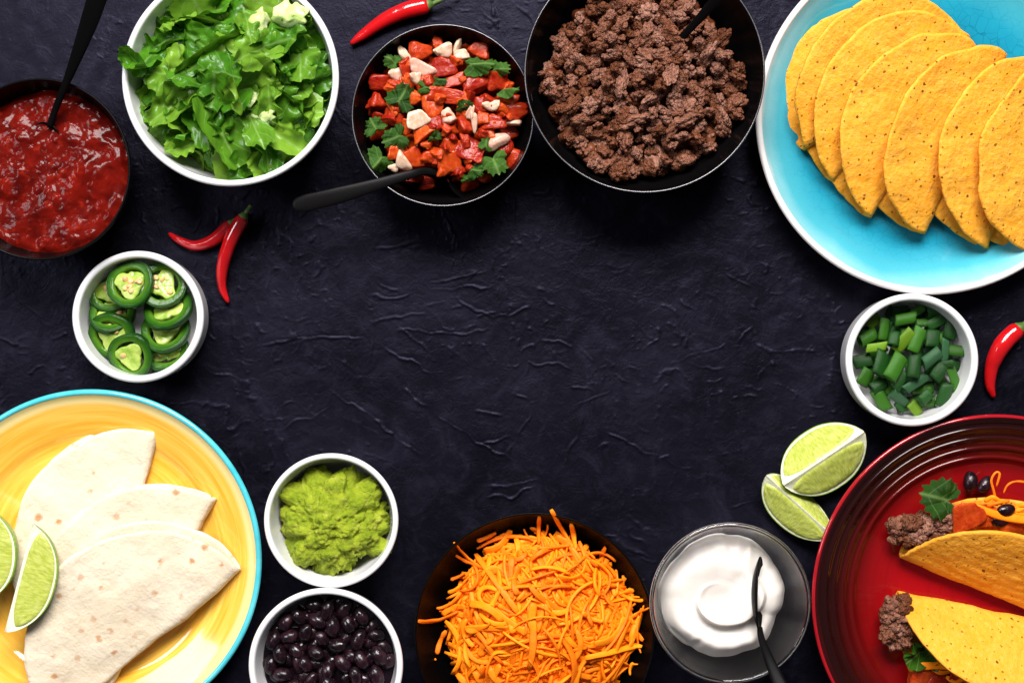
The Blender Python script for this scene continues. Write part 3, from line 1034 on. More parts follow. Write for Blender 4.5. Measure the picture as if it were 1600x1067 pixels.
def polar_field(name, R_fn, h_fn, nr, na, skirt=0.004):
    th = np.linspace(0, 2 * PI, na, endpoint=False)
    rr = np.linspace(0, 1, nr) ** 0.8
    Rr = R_fn(th)
    Xs, Ys, Zs = [], [], []
    for q in rr:
        x, y = q * Rr * np.cos(th), q * Rr * np.sin(th)
        Xs.append(x); Ys.append(y); Zs.append(h_fn(x, y, q, th))
    v = np.stack([np.array(Xs).ravel(), np.array(Ys).ravel(), np.array(Zs).ravel()], 1)
    f = [tuple(reversed(q)) for q in grid_faces(nr, na, True)]
    m = me(name, v, f)
    bm = bmesh.new(); bm.from_mesh(m)
    bmesh.ops.remove_doubles(bm, verts=bm.verts, dist=1e-7)
    bm.to_mesh(m); bm.free()
    return m


# salsa
zs = .036
c = salsa_bowl.location
Rs = wid(salsa_in, zs) + .0006


def salsa_h(x, y, q, th):
    lumps = fbm(x * 95, y * 95, 1.0, 4, 5)
    big = fbm(x * 38, y * 38, 2.0, 3, 9)
    ch = smooth(-0.1, 0.5, fbm(x * 85, y * 85, 4.0, 3, 15))
    return .0026 * big + .0013 * lumps + .0012 * ch + .002 * (1 - q ** 2) - .0012 * smooth(.9, 1, q)


sal = ob('salsa', polar_field('salsa', lambda t: np.full_like(t, Rs), salsa_h, 110, 260), M['salsa'], None, (c.x, c.y, zs + .001))
tag(sal, 'chunky glossy red tomato salsa filling a black bowl', 'salsa')

# guacamole
gc = W(520, 817, .035)


gv, gf = ico(6)
_r = np.random.default_rng(77)
Rg = L(86, .032)
keep = gv[:, 2] > -0.25
gdir = gv / np.linalg.norm(gv * np.array([1, 1, 1 / .48]), axis=1)[:, None]
gbase = .80 * np.linalg.norm(gdir, axis=1)
best = gbase.copy()
for _k in range(330):
    dd = _r.normal(size=3); dd[2] = abs(dd[2]) * 1.1
    dd /= np.linalg.norm(dd)
    cen_ = dd / np.linalg.norm(dd * np.array([1, 1, 1 / .48])) * _r.uniform(.66, .96)
    rho_ = _r.choice((_r.uniform(.06, .12), _r.uniform(.10, .22)))
    sq = np.array([_r.uniform(.6, 1.4), _r.uniform(.6, 1.4), 1.0])
    g1, c1 = gv * sq, cen_ * sq
    aa = (g1 * g1).sum(1); bb = g1 @ c1
    disc = bb * bb - aa * (c1 @ c1 - rho_ ** 2)
    hit = disc > 0
    tt = np.where(hit, (bb + np.sqrt(np.where(hit, disc, 0))) / aa, 0)
    best = np.maximum(best, tt)
gp = gv * best[:, None]
best = best * (1 + .13 * fbm(gp[:, 0] * 11, gp[:, 1] * 11, gp[:, 2] * 11, 4, 5, .62) + .07 * fbm(gp[:, 0] * 3, gp[:, 1] * 3, gp[:, 2] * 3, 2, 6) - .16 * smooth(.72, .97, ridged(gp[:, 0] * 3.4, gp[:, 1] * 3.4, gp[:, 2] * 3.4, 3, 9)))
gp = gv * best[:, None] * Rg
gfk = [q for q in gf if keep[list(q)].all()]
g = ob('guacamole', me('guacamole', gp, gfk), M['guacamole'], None, (gc.x, gc.y, .0255))
tag(g, 'rough mound of green mashed guacamole in a small white bowl', 'guacamole')

# sour cream
cc = W(1131, 937, .028)


def cream_R(t):
    r = L(101, .028)
    return r * (1 + .035 * np.sin(2 * t + .6) + .07 * vn(np.cos(t) * 2.6, np.sin(t) * 2.3, 1, 3) + .030 * np.abs(np.sin(3.5 * t + 1.1)) + .02 * vn(np.cos(t) * 6, np.sin(t) * 6, 1, 6))


def cream_h(x, y, q, th):
    base = .021 * (1 - q ** 5) ** .55
    sx_, sy_ = x + .004, y - .002
    w = .006 * vn(x * 35, y * 35, 0, 5)
    r = np.hypot(sx_, sy_ * 1.15) + 1e-6 + w
    a = np.arctan2(sy_, sx_)
    ph = r / .027 - (a + .6) / (2 * PI)
    fr = ph - np.floor(ph)
    sw = (smooth(0, .8, fr) - smooth(.84, 1.0, fr)) * smooth(.005, .016, r) * (1 - smooth(.70, .97, q)) * (.35 + .65 * smooth(-.4, .5, -np.sin(a - .4)))
    fold = smooth(.0, .004, x - .017 + .005 * np.sin(y * 80)) * smooth(-.03, .005, y) * .0022
    trough = -.003 * np.exp(-((x - .0225) / .006) ** 2) * smooth(-.045, -.01, y)
    return base + .0068 * sw + .0042 * fbm(x * 42, y * 42, 2, 2, 9) * (1 - q ** 4) + fold + trough


cr = ob('sour_cream', polar_field('sour_cream', cream_R, cream_h, 120, 300), M['cream'], None, (cc.x, cc.y, .0085))
tag(cr, 'swirled white sour cream in a clear glass bowl', 'sour cream')

# ------------------------------------------------------------------ ground beef


def cluster(sub, nb, ell, seed, smin=.26, smax=.48, spread=.66):
    v, f = ico(sub)
    r = np.random.default_rng(seed)
    d = r.normal(size=(nb, 3)); d /= np.linalg.norm(d, axis=1)[:, None]
    cen = d * spread * r.uniform(.55, 1.05, (nb, 1)) * np.array(ell)
    rho = r.uniform(smin, smax, nb)
    best = np.full(len(v), .30)
    for k in range(nb):
        b = v @ cen[k]
        disc = rho[k] ** 2 - (cen[k] @ cen[k] - b * b)
        hit = disc > 0
        best = np.where(hit, np.maximum(best, b + np.sqrt(np.where(hit, disc, 0))), best)
    best = best * (1 + .06 * vn(v[:, 0] * 7, v[:, 1] * 7, v[:, 2] * 7, seed))
    return v * best[:, None], f


BEEF = []
for k in range(18):
    ell = (RNG.uniform(.75, 1.35), RNG.uniform(.75, 1.1), RNG.uniform(.6, .9))
    v, f = cluster(5 if k < 12 else 4, int(RNG.integers(34, 60)), ell, 100 + k, .16, .34, .78)
    mm = me('beef_crumble', v, f); mm.materials.append(M['beef'])
    BEEF.append(mm)
BEEF_LOW = []
for k in range(5):
    v, f = cluster(3, 16, (1, 1, .8), 140 + k)
    BEEF_LOW.append((v, f))


def scatter(n, R, dmin, rnd, tries=40000, shape=None):
    pts = []
    t = 0
    while len(pts) < n and t < tries:
        t += 1
        a, r = rnd.uniform(0, 2 * PI), R * math.sqrt(rnd.random())
        x, y = r * math.cos(a), r * math.sin(a)
        if shape and not shape(x, y):
            continue
        if all((x - p[0]) ** 2 + (y - p[1]) ** 2 > dmin ** 2 for p in pts):
            pts.append((x, y))
    return pts


rnd = random.Random(21)
zc = .045
bc = W(1003, 124, zc)
RB = L(155, zc)


def beef_shape(x, y):
    a = math.atan2(y, x)
    return math.hypot(x, y) < RB * (.95 + .09 * float(vn(math.cos(a) * 3, math.sin(a) * 3, 0, 3)))


def beef_dome(x, y):
    q = math.hypot(x, y) / RB
    return .034 + .016 * (1 - q * q) + .005 * float(vn(x * 45, y * 45, 0, 8))


LB = 'brown crumble of cooked ground beef in the large black bowl'
pts = scatter(150, RB, .0080, rnd, 30000, beef_shape)
pts2 = scatter(150, RB, .0076, rnd, 30000, beef_shape)
nb = 0
for layer, pp in ((0, pts), (1, pts2)):
    for x, y in pp:
        s = rnd.choice((rnd.uniform(.0042, .0060), rnd.uniform(.0055, .0085))) * (1.2 if rnd.random() < .10 else 1)
        z = beef_dome(x, y) + (-.001 if layer == 0 else .0035) + rnd.uniform(-.0055, .0035)
        q_ = 1 + .8 * s / max(math.hypot(x, y), .01)
        z = max(z, float(floor_z(beef_bowl, beef_in, bc.x + x * q_, bc.y + y * q_)) + s * .75)
        o = ob('beef_crumble', rnd.choice(BEEF), None, None, (bc.x + x, bc.y + y, z), (rnd.uniform(0, 6.3), rnd.uniform(0, 6.3), rnd.uniform(0, 6.3)),
               (s * rnd.uniform(.8, 1.7), s * rnd.uniform(.75, 1.05), s * rnd.uniform(.7, 1)))
        kb = 'long and narrow' if o.scale[0] > 1.55 * o.scale[1] else ('large lumpy' if s > .0068 else ('medium-sized' if s > .0052 else 'very small'))
        tag(o, kb + ' ' + LB, 'ground beef', 'ground beef crumbles in the bowl')
        nb += 1
V, F = [], []
for x, y in scatter(260, RB * .90, .006, rnd, 30000, beef_shape):
    v, f = rnd.choice(BEEF_LOW)
    R3 = np.array(Euler((rnd.uniform(0, 6), rnd.uniform(0, 6), rnd.uniform(0, 6))).to_matrix())
    o_ = len(V)
    V.extend((v @ R3.T) * rnd.uniform(.006, .009) + np.array([x, y, max(beef_dome(x, y) - .0135, float(floor_z(beef_bowl, beef_in, bc.x + x * 1.08, bc.y + y * 1.08)) + .0065)]))
    F.extend([tuple(i + o_ for i in q) for q in f])
u = ob('beef_underlayer', me('beef_underlayer', V, F), M['beef'], None, (bc.x, bc.y, 0))
tag(u, 'mass of small ground beef bits beneath the top crumbles', 'ground beef', kind='stuff')

# ------------------------------------------------------------------ cheese
rnd = random.Random(33)
zc = .035
cc2 = W(848, 990, zc)
RC = L(152, zc)


def cheese_dome(x, y):
    q = min(math.hypot(x, y) / RC, 1.3)
    return .018 + .026 * (1 - q ** 2.4) + .004 * float(vn(x * 40, y * 40, 0, 61))


def shred_pts(x, y, z, yaw, ln, bend, pitch, n=12, wav=0.0, ph=0.0):
    P = []
    for i in range(n):
        t = -0.5 + i / (n - 1)
        a = yaw + bend * t
        P.append([x + ln * t * math.cos(yaw + bend * t * .5), y + ln * t * math.sin(yaw + bend * t * .5), z + ln * t * math.sin(pitch) + wav * math.sin(ph + t * 5)])
    return np.array(P)


def shred_mesh(P, w, h, rr):
    n = len(P)
    t = np.linspace(0, 1, n)
    tap = np.minimum(1, .62 + 5 * np.minimum(t, 1 - t)) * (1 + .22 * vn(t * 6, rr.random() * 50, 0, rr.randrange(99)))
    tw = np.linspace(0, rr.uniform(-1.3, 1.3), n) + rr.uniform(-.5, .5)
    return sweep('cheese_shred', P, w * tap, h * tap, 8, 3.6, tw)


LC = 'orange cheddar shred in the heap in the shallow black bowl'
GC = 'cheddar shreds in the black bowl'


def add_shred(P, w, h, lab=LC, grp=GC):
    loc = P.mean(0)
    o = ob('cheese_shred', shred_mesh(P - loc, w, h, rnd), M['cheese'], None, loc)
    return tag(o, lab, 'cheese', grp)


# strays that reach out of the heap
strays = [((843, 806), (842, 850), .055), ((861, 796), (892, 850), .060), ((893, 818), (899, 858), .058), ((652, 971), (715, 956), .040), ((709, 848), (765, 893), .046),
          ((745, 857), (836, 843), .047), ((712, 868), (760, 890), .045), ((990, 922), (968, 928), .044), ((940, 880), (962, 902), .048), ((968, 926), (1005, 938), .043),
          ((985, 965), (1014, 950), .042), ((1000, 962), (985, 1005), .041), ((995, 1006), (955, 1064), .045), ((683, 1022), (697, 985), .038), ((682, 950), (720, 925), .043),
          ((745, 845), (775, 832), .046), ((760, 846), (790, 833), .047), ((704, 905), (725, 895), .044), ((700, 925), (722, 912), .043), ((990, 1035), (985, 1055), .04),
          ((905, 845), (935, 885), .052), ((920, 875), (958, 905), .05), ((973, 906), (940, 915), .048)]
nskip = 0
for a, b, z in strays:
    t = np.linspace(0, 1, 12)[:, None]
    bow_ = rnd.uniform(-.14, .14)
    P = []
    for tt in t[:, 0]:
        qx, qy = a[0] + (b[0] - a[0]) * tt - (b[1] - a[1]) * bow_ * 4 * tt * (1 - tt), a[1] + (b[1] - a[1]) * tt + (b[0] - a[0]) * bow_ * 4 * tt * (1 - tt)
        zz = .035
        for _ in range(4):
            p_ = W(qx, qy, zz)
            zz = max(cheese_dome(p_.x - cc2.x, p_.y - cc2.y) + .003, float(floor_z(cheese_bowl, cheese_in, p_.x, p_.y)) + .0022)
        P.append(W(qx, qy, zz))
    P = np.array(P)
    P[:, 2] = np.convolve(np.pad(P[:, 2], 2, mode='edge'), np.ones(5) / 5, mode='valid')
    add_shred(P, rnd.uniform(.0010, .0016), rnd.uniform(.0007, .0010), 'cheddar shred reaching out of the heap over the black bowl edge')
for k in range(330):
    if k - nskip >= 275:
        break
    q = math.sqrt(rnd.random()) * 1.0
    a = rnd.uniform(0, 2 * PI)
    x, y = RC * q * math.cos(a), RC * q * math.sin(a)
    yaw = rnd.uniform(0, PI) if q < .75 else a + rnd.gauss(PI / 2, .75)
    ln = rnd.choice((rnd.uniform(.016, .034), rnd.uniform(.030, .062))) * (1 - .25 * q)
    z = cheese_dome(x, y) + rnd.uniform(-.003, .0035)
    P = shred_pts(x, y, 0, yaw, ln, rnd.gauss(0, 1.4), 0, wav=rnd.uniform(0, .003), ph=rnd.uniform(0, 6))
    for i in range(len(P)):
        P[i, 2] += cheese_dome(P[i, 0], P[i, 1]) + (z - cheese_dome(x, y)) + .0007
    P[:, 2] = np.maximum(P[:, 2], .009)
    if np.hypot(P[:, 0], P[:, 1]).max() > RC * 1.10:
        nskip += 1
        continue
    P[:, 0] += cc2.x; P[:, 1] += cc2.y
    P[:, 2] = np.maximum(P[:, 2], floor_z(cheese_bowl, cheese_in, P[:, 0], P[:, 1]) + .0024)
    wq = rnd.choice((rnd.uniform(.0006, .0010), rnd.uniform(.0010, .0018), rnd.uniform(.0016, .0026)))
    add_shred(P, wq, rnd.uniform(.0006, .0010), ('broad ' if wq > .0012 else 'thin ') + ('long ' if ln > .034 else 'short ') + LC)
# loose crumbs on the bare part of the bowl
for cx_, cy_ in ((832, 827), (829, 839), (862, 854), (958, 874), (680, 1030)):
    p_ = W(cx_, cy_, .02)
    p_ = W(cx_, cy_, float(floor_z(cheese_bowl, cheese_in, p_.x, p_.y)) + .001)
    v_, f_ = cluster(2, 6, (1, 1, 1), cx_)
    tag(ob('cheese_crumb', me('cheese_crumb', v_ * .0012, f_), M['cheese'], None, p_), 'tiny loose cheese crumb on the bare black bowl beside the heap', 'cheese', 'cheese crumbs in the black bowl')
# everything beneath
V, F = [], []
for k in range(1500):
    q = math.sqrt(rnd.random()) * .95
    a = rnd.uniform(0, 2 * PI)
    x, y = RC * q * math.cos(a), RC * q * math.sin(a)
    P = shred_pts(x, y, 0, rnd.uniform(0, PI), rnd.uniform(.02, .045), rnd.gauss(0, .8), 0, n=8)
    for i in range(len(P)):
        P[i, 2] = max(cheese_dome(P[i, 0], P[i, 1]) - rnd.uniform(.0004, .002) - k % 3 * .0016, .006)
    if np.hypot(P[:, 0], P[:, 1]).max() > RC * 1.02:
        continue
    P[:, 2] = np.maximum(P[:, 2], floor_z(cheese_bowl, cheese_in, P[:, 0] + cc2.x, P[:, 1] + cc2.y) + .0022)
    m_ = sweep('tmp', P, rnd.uniform(.0007, .0018), .0008, 6, 3.0)
    o_ = len(V)
    V.extend([v.co[:] for v in m_.vertices])
    F.extend([tuple(i + o_ for i in p.vertices) for p in m_.polygons])
    bpy.data.meshes.remove(m_)
u = ob('cheese_underlayer', me('cheese_underlayer', V, F), M['cheese'], None, (cc2.x, cc2.y, 0))
tag(u, 'mass of cheddar shreds beneath the top of the heap', 'cheese', kind='stuff')

# ------------------------------------------------------------------ black beans


BEAN = []
for k in range(6):
    v, f = ico(3)
    w = v.copy()
    w[:, 0] *= 1.32 + .1 * RNG.uniform(-1, 1)
    w[:, 1] *= .92
    w[:, 2] *= .86
    w[:, 1] += .16 * (v[:, 0] ** 2 - .4)
    w -= (np.exp(-((v[:, 0]) / .35) ** 2 - ((v[:, 1] + 1) / .35) ** 2) * .12)[:, None] * np.array([0, -1, 0])
    w *= (1 + .035 * vn(v[:, 0] * 2, v[:, 1] * 2, v[:, 2] * 2, 50 + k))[:, None]
    mm = me('black_bean', w, f); mm.materials.append(M['bean'])
    BEAN.append(mm)
rnd = random.Random(4)
bl = bean_bowl.location
BP = []
for zb, dm, rb in ((.0270, .0088, .0375), (.0325, .0090, .0390), (.0375, .0096, .0385)):
    for x, y in scatter(110, rb, dm, rnd, 20000):
        BP.append((x, y, zb + rnd.uniform(-.0016, .0016) + .002 * (1 - (math.hypot(x, y) / rb) ** 2)))
for p in BP:
    s = rnd.uniform(.0047, .0057)
    o = ob('black_bean', rnd.choice(BEAN), None, None, (bl.x + p[0], bl.y + p[1], bl.z + p[2]), (rnd.gauss(0, .4), rnd.gauss(0, .3), rnd.uniform(0, 6.3)), s)
    tag(o, 'shiny black bean among the others in the white bowl', 'bean', 'black beans in the white bowl')
zl = .0330
lq = ob('bean_liquid', polar_field('bean_liquid', lambda t: np.full_like(t, wid(bean_in, zl) + .0006), lambda x, y, q, th: .0004 * fbm(x * 120, y * 120, 0, 2, 3), 30, 120),
        M['bean_liquor'], None, (bl.x, bl.y, bl.z + zl))
tag(lq, 'dark cooking liquid between the black beans', 'bean liquid')

# ------------------------------------------------------------------ lettuce


def leaf_mesh(seed, ln, wd, curl, ruff, pucker):
    r = random.Random(seed)
    nu, nv = 30, 24
    ph = r.uniform(0, 9)
    k1 = r.uniform(2.4, 4.2)
    side = r.choice((-1, 1))
    v, uv = [], []
    yb = r.uniform(-.5, .5)
    curl2 = r.uniform(-.8, .8)
    for i in range(nu):
        u = -1 + 2 * i / (nu - 1)
        hw = wd * (1 - .35 * abs(u) ** 3) * (1 + .22 * float(vn(u * 2.2, seed, 0, 3)))
        for j in range(nv):
            w = -1 + 2 * j / (nv - 1)
            jag = .07 * wd * float(vn(u * 9, w * 2, seed, 5)) * abs(w) ** 2
            x = ln * u * (1 - .10 * w * w) + .05 * ln * float(vn(w * 5, seed, u, 8)) * abs(u) ** 3
            y = hw * w + jag
            e = smooth(.15, 1.0, w * side) if True else 0
            z = ruff * float(e) * math.sin(k1 * 3 * u + ph) + pucker * float(fbm(u * 2.2, w * 2.0, seed, 2, 11)) + .12 * wd * abs(w) * (1 if r else 1)
            # bend across, then along
            c = curl
            if abs(c) > 1e-3:
                Rr = wd / c
                ang = y / Rr
                y, z = (Rr - z) * math.sin(ang), Rr - (Rr - z) * math.cos(ang)
            c2 = curl2
            if abs(c2) > 1e-3:
                Rr = ln / c2
                ang = x / Rr
                x, z = (Rr - z) * math.sin(ang), Rr - (Rr - z) * math.cos(ang)
            v.append((x, y, z))
            uv.append((u, w))
    m = me('lettuce_leaf', v, grid_faces(nu, nv), True, uv)
    m.materials.append(M['lettuce'])
    return m


LEAF = [leaf_mesh(200 + k, RNG.uniform(.011, .024), RNG.uniform(.0085, .0150), RNG.uniform(-1.2, 1.9), RNG.uniform(.0012, .0038), RNG.uniform(.0016, .0030)) for k in range(26)]
rnd = random.Random(12)
zc = .055
lc = W(357, 122, zc)
RL = L(148, zc)


def let_dome(x, y):
    q = math.hypot(x, y) / RL
    return .046 + .022 * (1 - q * q) + .006 * float(vn(x * 40, y * 40, 0, 18))


LLAB = 'piece of torn green lettuce in the white bowl'
LG = 'lettuce pieces in the white bowl'
for layer in range(3):
    for x, y in scatter(54, RL * (1.0 if layer < 2 else .92), .0142, rnd, 9000):
        s = rnd.uniform(.85, 1.25)
        o = ob('lettuce_leaf', rnd.choice(LEAF), None, None, (lc.x + x, lc.y + y, let_dome(x, y) - .013 + layer * .0075 + rnd.uniform(-.003, .003)),
               (rnd.gauss(-y * 5, .50), rnd.gauss(x * 5, .50), rnd.uniform(0, 6.3)), s)
        co = np.array([v.co[:] for v in o.data.vertices]) * s @ np.array(o.rotation_euler.to_matrix()).T
        ctr = lettuce_bowl.location
        for _ in range(6):
            w = co + np.array(o.location)
            rr_ = np.hypot(w[:, 0] - ctr.x, w[:, 1] - ctr.y)
            lim = np.interp(w[:, 2], lettuce_in[:, 1], lettuce_in[:, 0]) - .0006
            ex = float(np.percentile(rr_ - lim, 93))
            if ex <= 0:
                break
            dv = Vector((ctr.x - o.location.x, ctr.y - o.location.y, 0))
            o.location += dv.normalized() * min(ex, .012) * .7
            o.location.z += .0008
        tag(o, LLAB, 'lettuce', LG)
# leaf that hangs over the bowl edge
p = W(207, 92, .066)
tag(ob('lettuce_leaf', LEAF[3], None, None, p, (.2, .5, -.9), .8), 'piece of lettuce poking out over the white bowl edge', 'lettuce', LG)
# pale crisp ribs
rib = []
for k in range(4):
    v = []
    nu, nv = 14, 12
    r = random.Random(k + 5)
    th = .0010
    for lay in (1, -1):
        for i in range(nu):
            u = -1 + 2 * i / (nu - 1)
            for j in range(nv):
                w = -1 + 2 * j / (nv - 1)
                v.append((.0105 * u * (1 - .25 * w * w) + .0028 * float(vn(w * 2.5, k, 0, 3)), .0075 * w * (1 - .22 * u) + .0016 * float(vn(u * 2.5, k, w, 6)), -.0055 * w * w - .002 * u * u + .0007 * math.cos(w * 14) * .5 + lay * th * (1 - .4 * abs(w)) + .001 * float(vn(u * 2, w * 2, k, 4))))
    f = grid_faces(nu, nv) + [tuple(reversed(q)) for q in grid_faces(nu, nv, False, nu * nv)]
    bd_ = [j for j in range(nv)] + [i * nv + nv - 1 for i in range(1, nu)] + [(nu - 1) * nv + j for j in range(nv - 2, -1, -1)] + [i * nv for i in range(nu - 2, 0, -1)]
    for q in range(len(bd_)):
        a, b = bd_[q], bd_[(q + 1) % len(bd_)]
        f.append((a, b, b + nu * nv, a + nu * nv))
    mm = fixn(me('lettuce_rib', v, f)); mm.materials.append(M['lettuce_rib'])
    rib.append(mm)
for k, (x, y, yaw, s, lab) in enumerate([(450, 30, -.25, 1.25, 'large pale crisp lettuce rib piece in the white bowl'), (409, 186, .25, .95, 'small square pale lettuce rib piece amid green lettuce'),
                                         (407, 35, 1.2, 1.0, 'narrow pale lettuce rib piece beside the large pale rib'), 
                                         (385, 152, .9, .7, 'pale lettuce rib fragment near the small square rib')]):
    tag(ob('lettuce_rib', rib[k % 4], None, None, W(x, y, let_dome(0, .03) + .003), (rnd.gauss(0, .35), rnd.gauss(0, .35), yaw), s * .88), lab, 'lettuce', 'pale lettuce ribs in the white bowl')

# ------------------------------------------------------------------ pico de gallo


def chunk_mesh(seed, sx, sy, sz, mat, name, bend=0.0, rnd_=5.0):
    n = 7
    r = random.Random(seed)
    bm = bmesh.new()
    bmesh.ops.create_cube(bm, size=2.0)
    bmesh.ops.subdivide_edges(bm, edges=bm.edges, cuts=n, use_grid_fill=True)
    sk = [r.uniform(-.38, .38) for _ in range(6)]
    for vv in bm.verts:
        p = np.array(vv.co[:])
        l = (np.abs(p) ** rnd_).sum() ** (1 / rnd_)
        p = p / l
        x, y, z = p
        x, y, z = x * (1 + sk[0] * y + sk[1] * z), y * (1 + sk[2] * x + sk[3] * z), z * (1 + sk[4] * x + sk[5] * y)
        d = 1 + .12 * float(vn(x * 1.7, y * 1.7, z * 1.7 + seed, seed)) + .05 * float(vn(x * 5, y * 5, z * 5 + seed, seed + 3))
        x, y, z = x * sx * d, y * sy * d, z * sz * d
        if bend:
            z += bend * (x / sx) ** 2 * sx
        vv.co = (x, y, z)
    m = bpy.data.meshes.new(name)
    bm.to_mesh(m)
    bm.free()
    m.polygons.foreach_set('use_smooth', [True] * len(m.polygons))
    m.materials.append(mat)
    return m


TOM = [chunk_mesh(300 + k, 1, RNG.uniform(.75, 1), RNG.uniform(.6, .9), M['tomato'], 'diced_tomato', rnd_=RNG.uniform(4, 8), bend=RNG.uniform(-.2, .2)) for k in range(12)]
ONI = [chunk_mesh(330 + k, 1, RNG.uniform(.8, 1), RNG.uniform(.40, .62), M['onion'], 'onion_piece', bend=RNG.uniform(-.45, .45), rnd_=3.4) for k in range(8)]


def cilantro_mesh(seed, notch=.20):
    r = random.Random(seed)
    nr, na = 12, 170
    v, uv = [], []
    lob = r.choice((3, 3, 5))
    lo = r.uniform(-.3, .3)
    for i in range(nr):
        q = i / (nr - 1)
        for k in range(na):
            a = -PI * .93 + 2 * PI * .93 * k / (na - 1)
            R_ = (.84 + .12 * math.cos(a) - notch * abs(math.sin(a * lob / 2 + lo)) ** 9) * (1 - .13 * abs(math.sin(a * 8.5 + lo)) ** 1.5 - .03 * abs(math.sin(a * 19)))
            R_ *= smooth(PI * .95, PI * .55, abs(a)) * .7 + .3
            rr = q * float(R_)
            x, y = rr * math.cos(a), rr * math.sin(a)
            z = .20 * q * math.cos(a * lob) * .5 + .14 * float(vn(x * 2, y * 2, seed, 3)) - .12 * q * q
            v.append((x, y, z)); uv.append((x, y * 1.0))
    m = me('cilantro_leaf', v, grid_faces(nr, na), True, uv)
    m.materials.append(M['cilantro'])
    return m


CIL = [cilantro_mesh(400 + k) for k in range(6)]
FAN = cilantro_mesh(409, .05)
rnd = random.Random(8)
ZS = 3.1375
pc = W(693, 178, .035)


def pico_z(px, py):
    q = math.hypot(px - 700, py - 175) / 125
    return .030 + .012 * (1 - q * q)


TOMS = [(685, 255, 105, 75, 5), (500, 405, 120, 80, 0), (605, 385, 60, 90, 0), (790, 330, 90, 85, 5), (970, 250, 90, 90, -15), (945, 410, 115, 105, 30), (1055, 400, 95, 80, 0),
        (840, 400, 130, 60, 20), (815, 470, 130, 70, -10), (470, 500, 75, 75, 0), (555, 580, 100, 90, -25), (745, 525, 85, 105, 10), (655, 480, 60, 60, 0), (770, 610, 85, 75, 20),
        (905, 615, 80, 85, 0), (695, 650, 85, 75, 30), (635, 775, 110, 110, 10), (730, 770, 85, 85, 0), (820, 790, 105, 110, 8), (845, 720, 110, 80, -15), (935, 745, 95, 110, -25), (965, 800, 70, 70, 20),
        (1090, 720, 95, 110, 20), (1135, 775, 90, 90, 0), (1140, 550, 140, 85, 10), (975, 520, 60, 85, 10), (1110, 500, 85, 65, 0), (1035, 600, 85, 65, 0), (1000, 660, 85, 65, 0),
        (820, 640, 75, 60, 15), (990, 590, 60, 55, 0), (635, 880, 85, 35, 0), (575, 745, 70, 60, 0), (870, 830, 60, 60, 10), (900, 550, 70, 60, 40), (620, 320, 70, 60, 0), (700, 400, 80, 60, 10)]
TL = 'red diced tomato piece in the black bowl with onion'
for k, (x, y, w, h, a) in enumerate(TOMS):
    px, py = 440 + x / ZS, y / ZS
    z = pico_z(px, py) + (.004 if k % 3 else .0055)
    o = ob('diced_tomato', TOM[k % 12], None, None, W(px, py, z), (rnd.gauss(0, .22), rnd.gauss(0, .22), D(a)), (L(w / ZS / 2, z) * 1.06, L(h / ZS / 2, z) * 1.1, .0060))
    tag(o, TL, 'tomato', 'diced tomato in the black bowl')
for k in range(46):
    a_, r_ = rnd.uniform(0, 6.28), L(112, .04) * math.sqrt(rnd.random())
    x, y = r_ * math.cos(a_), r_ * math.sin(a_)
    q = r_ / L(113, .04)
    s = rnd.uniform(.0022, .0040)
    o = ob('diced_tomato', rnd.choice(TOM), None, None, (pc.x + .002 + x, pc.y + y, .0385 + .011 * (1 - q * q)), (rnd.uniform(0, 6), rnd.uniform(0, 6), rnd.uniform(0, 6)), (s * 1.3, s, s))
    tag(o, 'tiny scrap of tomato between the larger dice in the black bowl', 'tomato', 'diced tomato in the black bowl')
for x, y in scatter(46, L(113, .03), .0115, rnd):
    px = 440 + 830 / ZS
    s = rnd.uniform(.0055, .0072)
    q = math.hypot(x, y) / L(113, .03)
    o = ob('diced_tomato', rnd.choice(TOM), None, None, (pc.x + .002 + x, pc.y + y, .026 + .008 * (1 - q * q)), (rnd.uniform(0, 6), rnd.uniform(0, 6), rnd.uniform(0, 6)), s)
    tag(o, TL, 'tomato', 'diced tomato in the black bowl')
ONIS = [(790, 255, 85, 68, 20), (690, 340, 125, 62, -20), (880, 270, 75, 55, 5), (855, 240, 30, 95, -15), (560, 365, 65, 60, 0), (665, 585, 95, 85, 20), (592, 790, 52, 95, 25),
        (1055, 685, 115, 65, 25), (555, 825, 45, 42, 0), (945, 600, 30, 95, 5), (815, 570, 62, 80, 20), (1140, 603, 75, 28, 5), (1025, 520, 75, 50, 0), (932, 550, 30, 70, -20), (592, 265, 36, 90, 35), (600, 455, 62, 30, 0), (655, 385, 50, 60, 0)]
for k, (x, y, w, h, a) in enumerate(ONIS):
    px, py = 440 + x / ZS, y / ZS
    z = pico_z(px, py) + .0080
    o = ob('onion_piece', ONI[k % 8], None, None, W(px, py, z), (rnd.gauss(0, .18), rnd.gauss(0, .18), D(a)), (L(w / ZS / 2, z) * 1.02, L(h / ZS / 2, z) * 1.08, .006))
    tag(o, 'chopped white onion piece among the diced tomato', 'onion', 'chopped onion in the black bowl')
CILS = [(935, 325, 105, 60, 10), (1040, 340, 80, 50, -20), (700, 430, 85, 40, -10), (575, 500, 92, 80, 60), (580, 668, 88, 70, 200), (492, 772, 76, 78, 230), (1095, 452, 95, 42, 15),
        (1035, 775, 88, 80, -70), (880, 530, 60, 45, 0), (935, 835, 70, 45, -30), (462, 632, 55, 66, 120), (745, 675, 45, 45, 0), (765, 395, 45, 30, 20), (560, 310, 60, 50, 150), (900, 880, 50, 22, 0), (1000, 720, 50, 40, 80)]
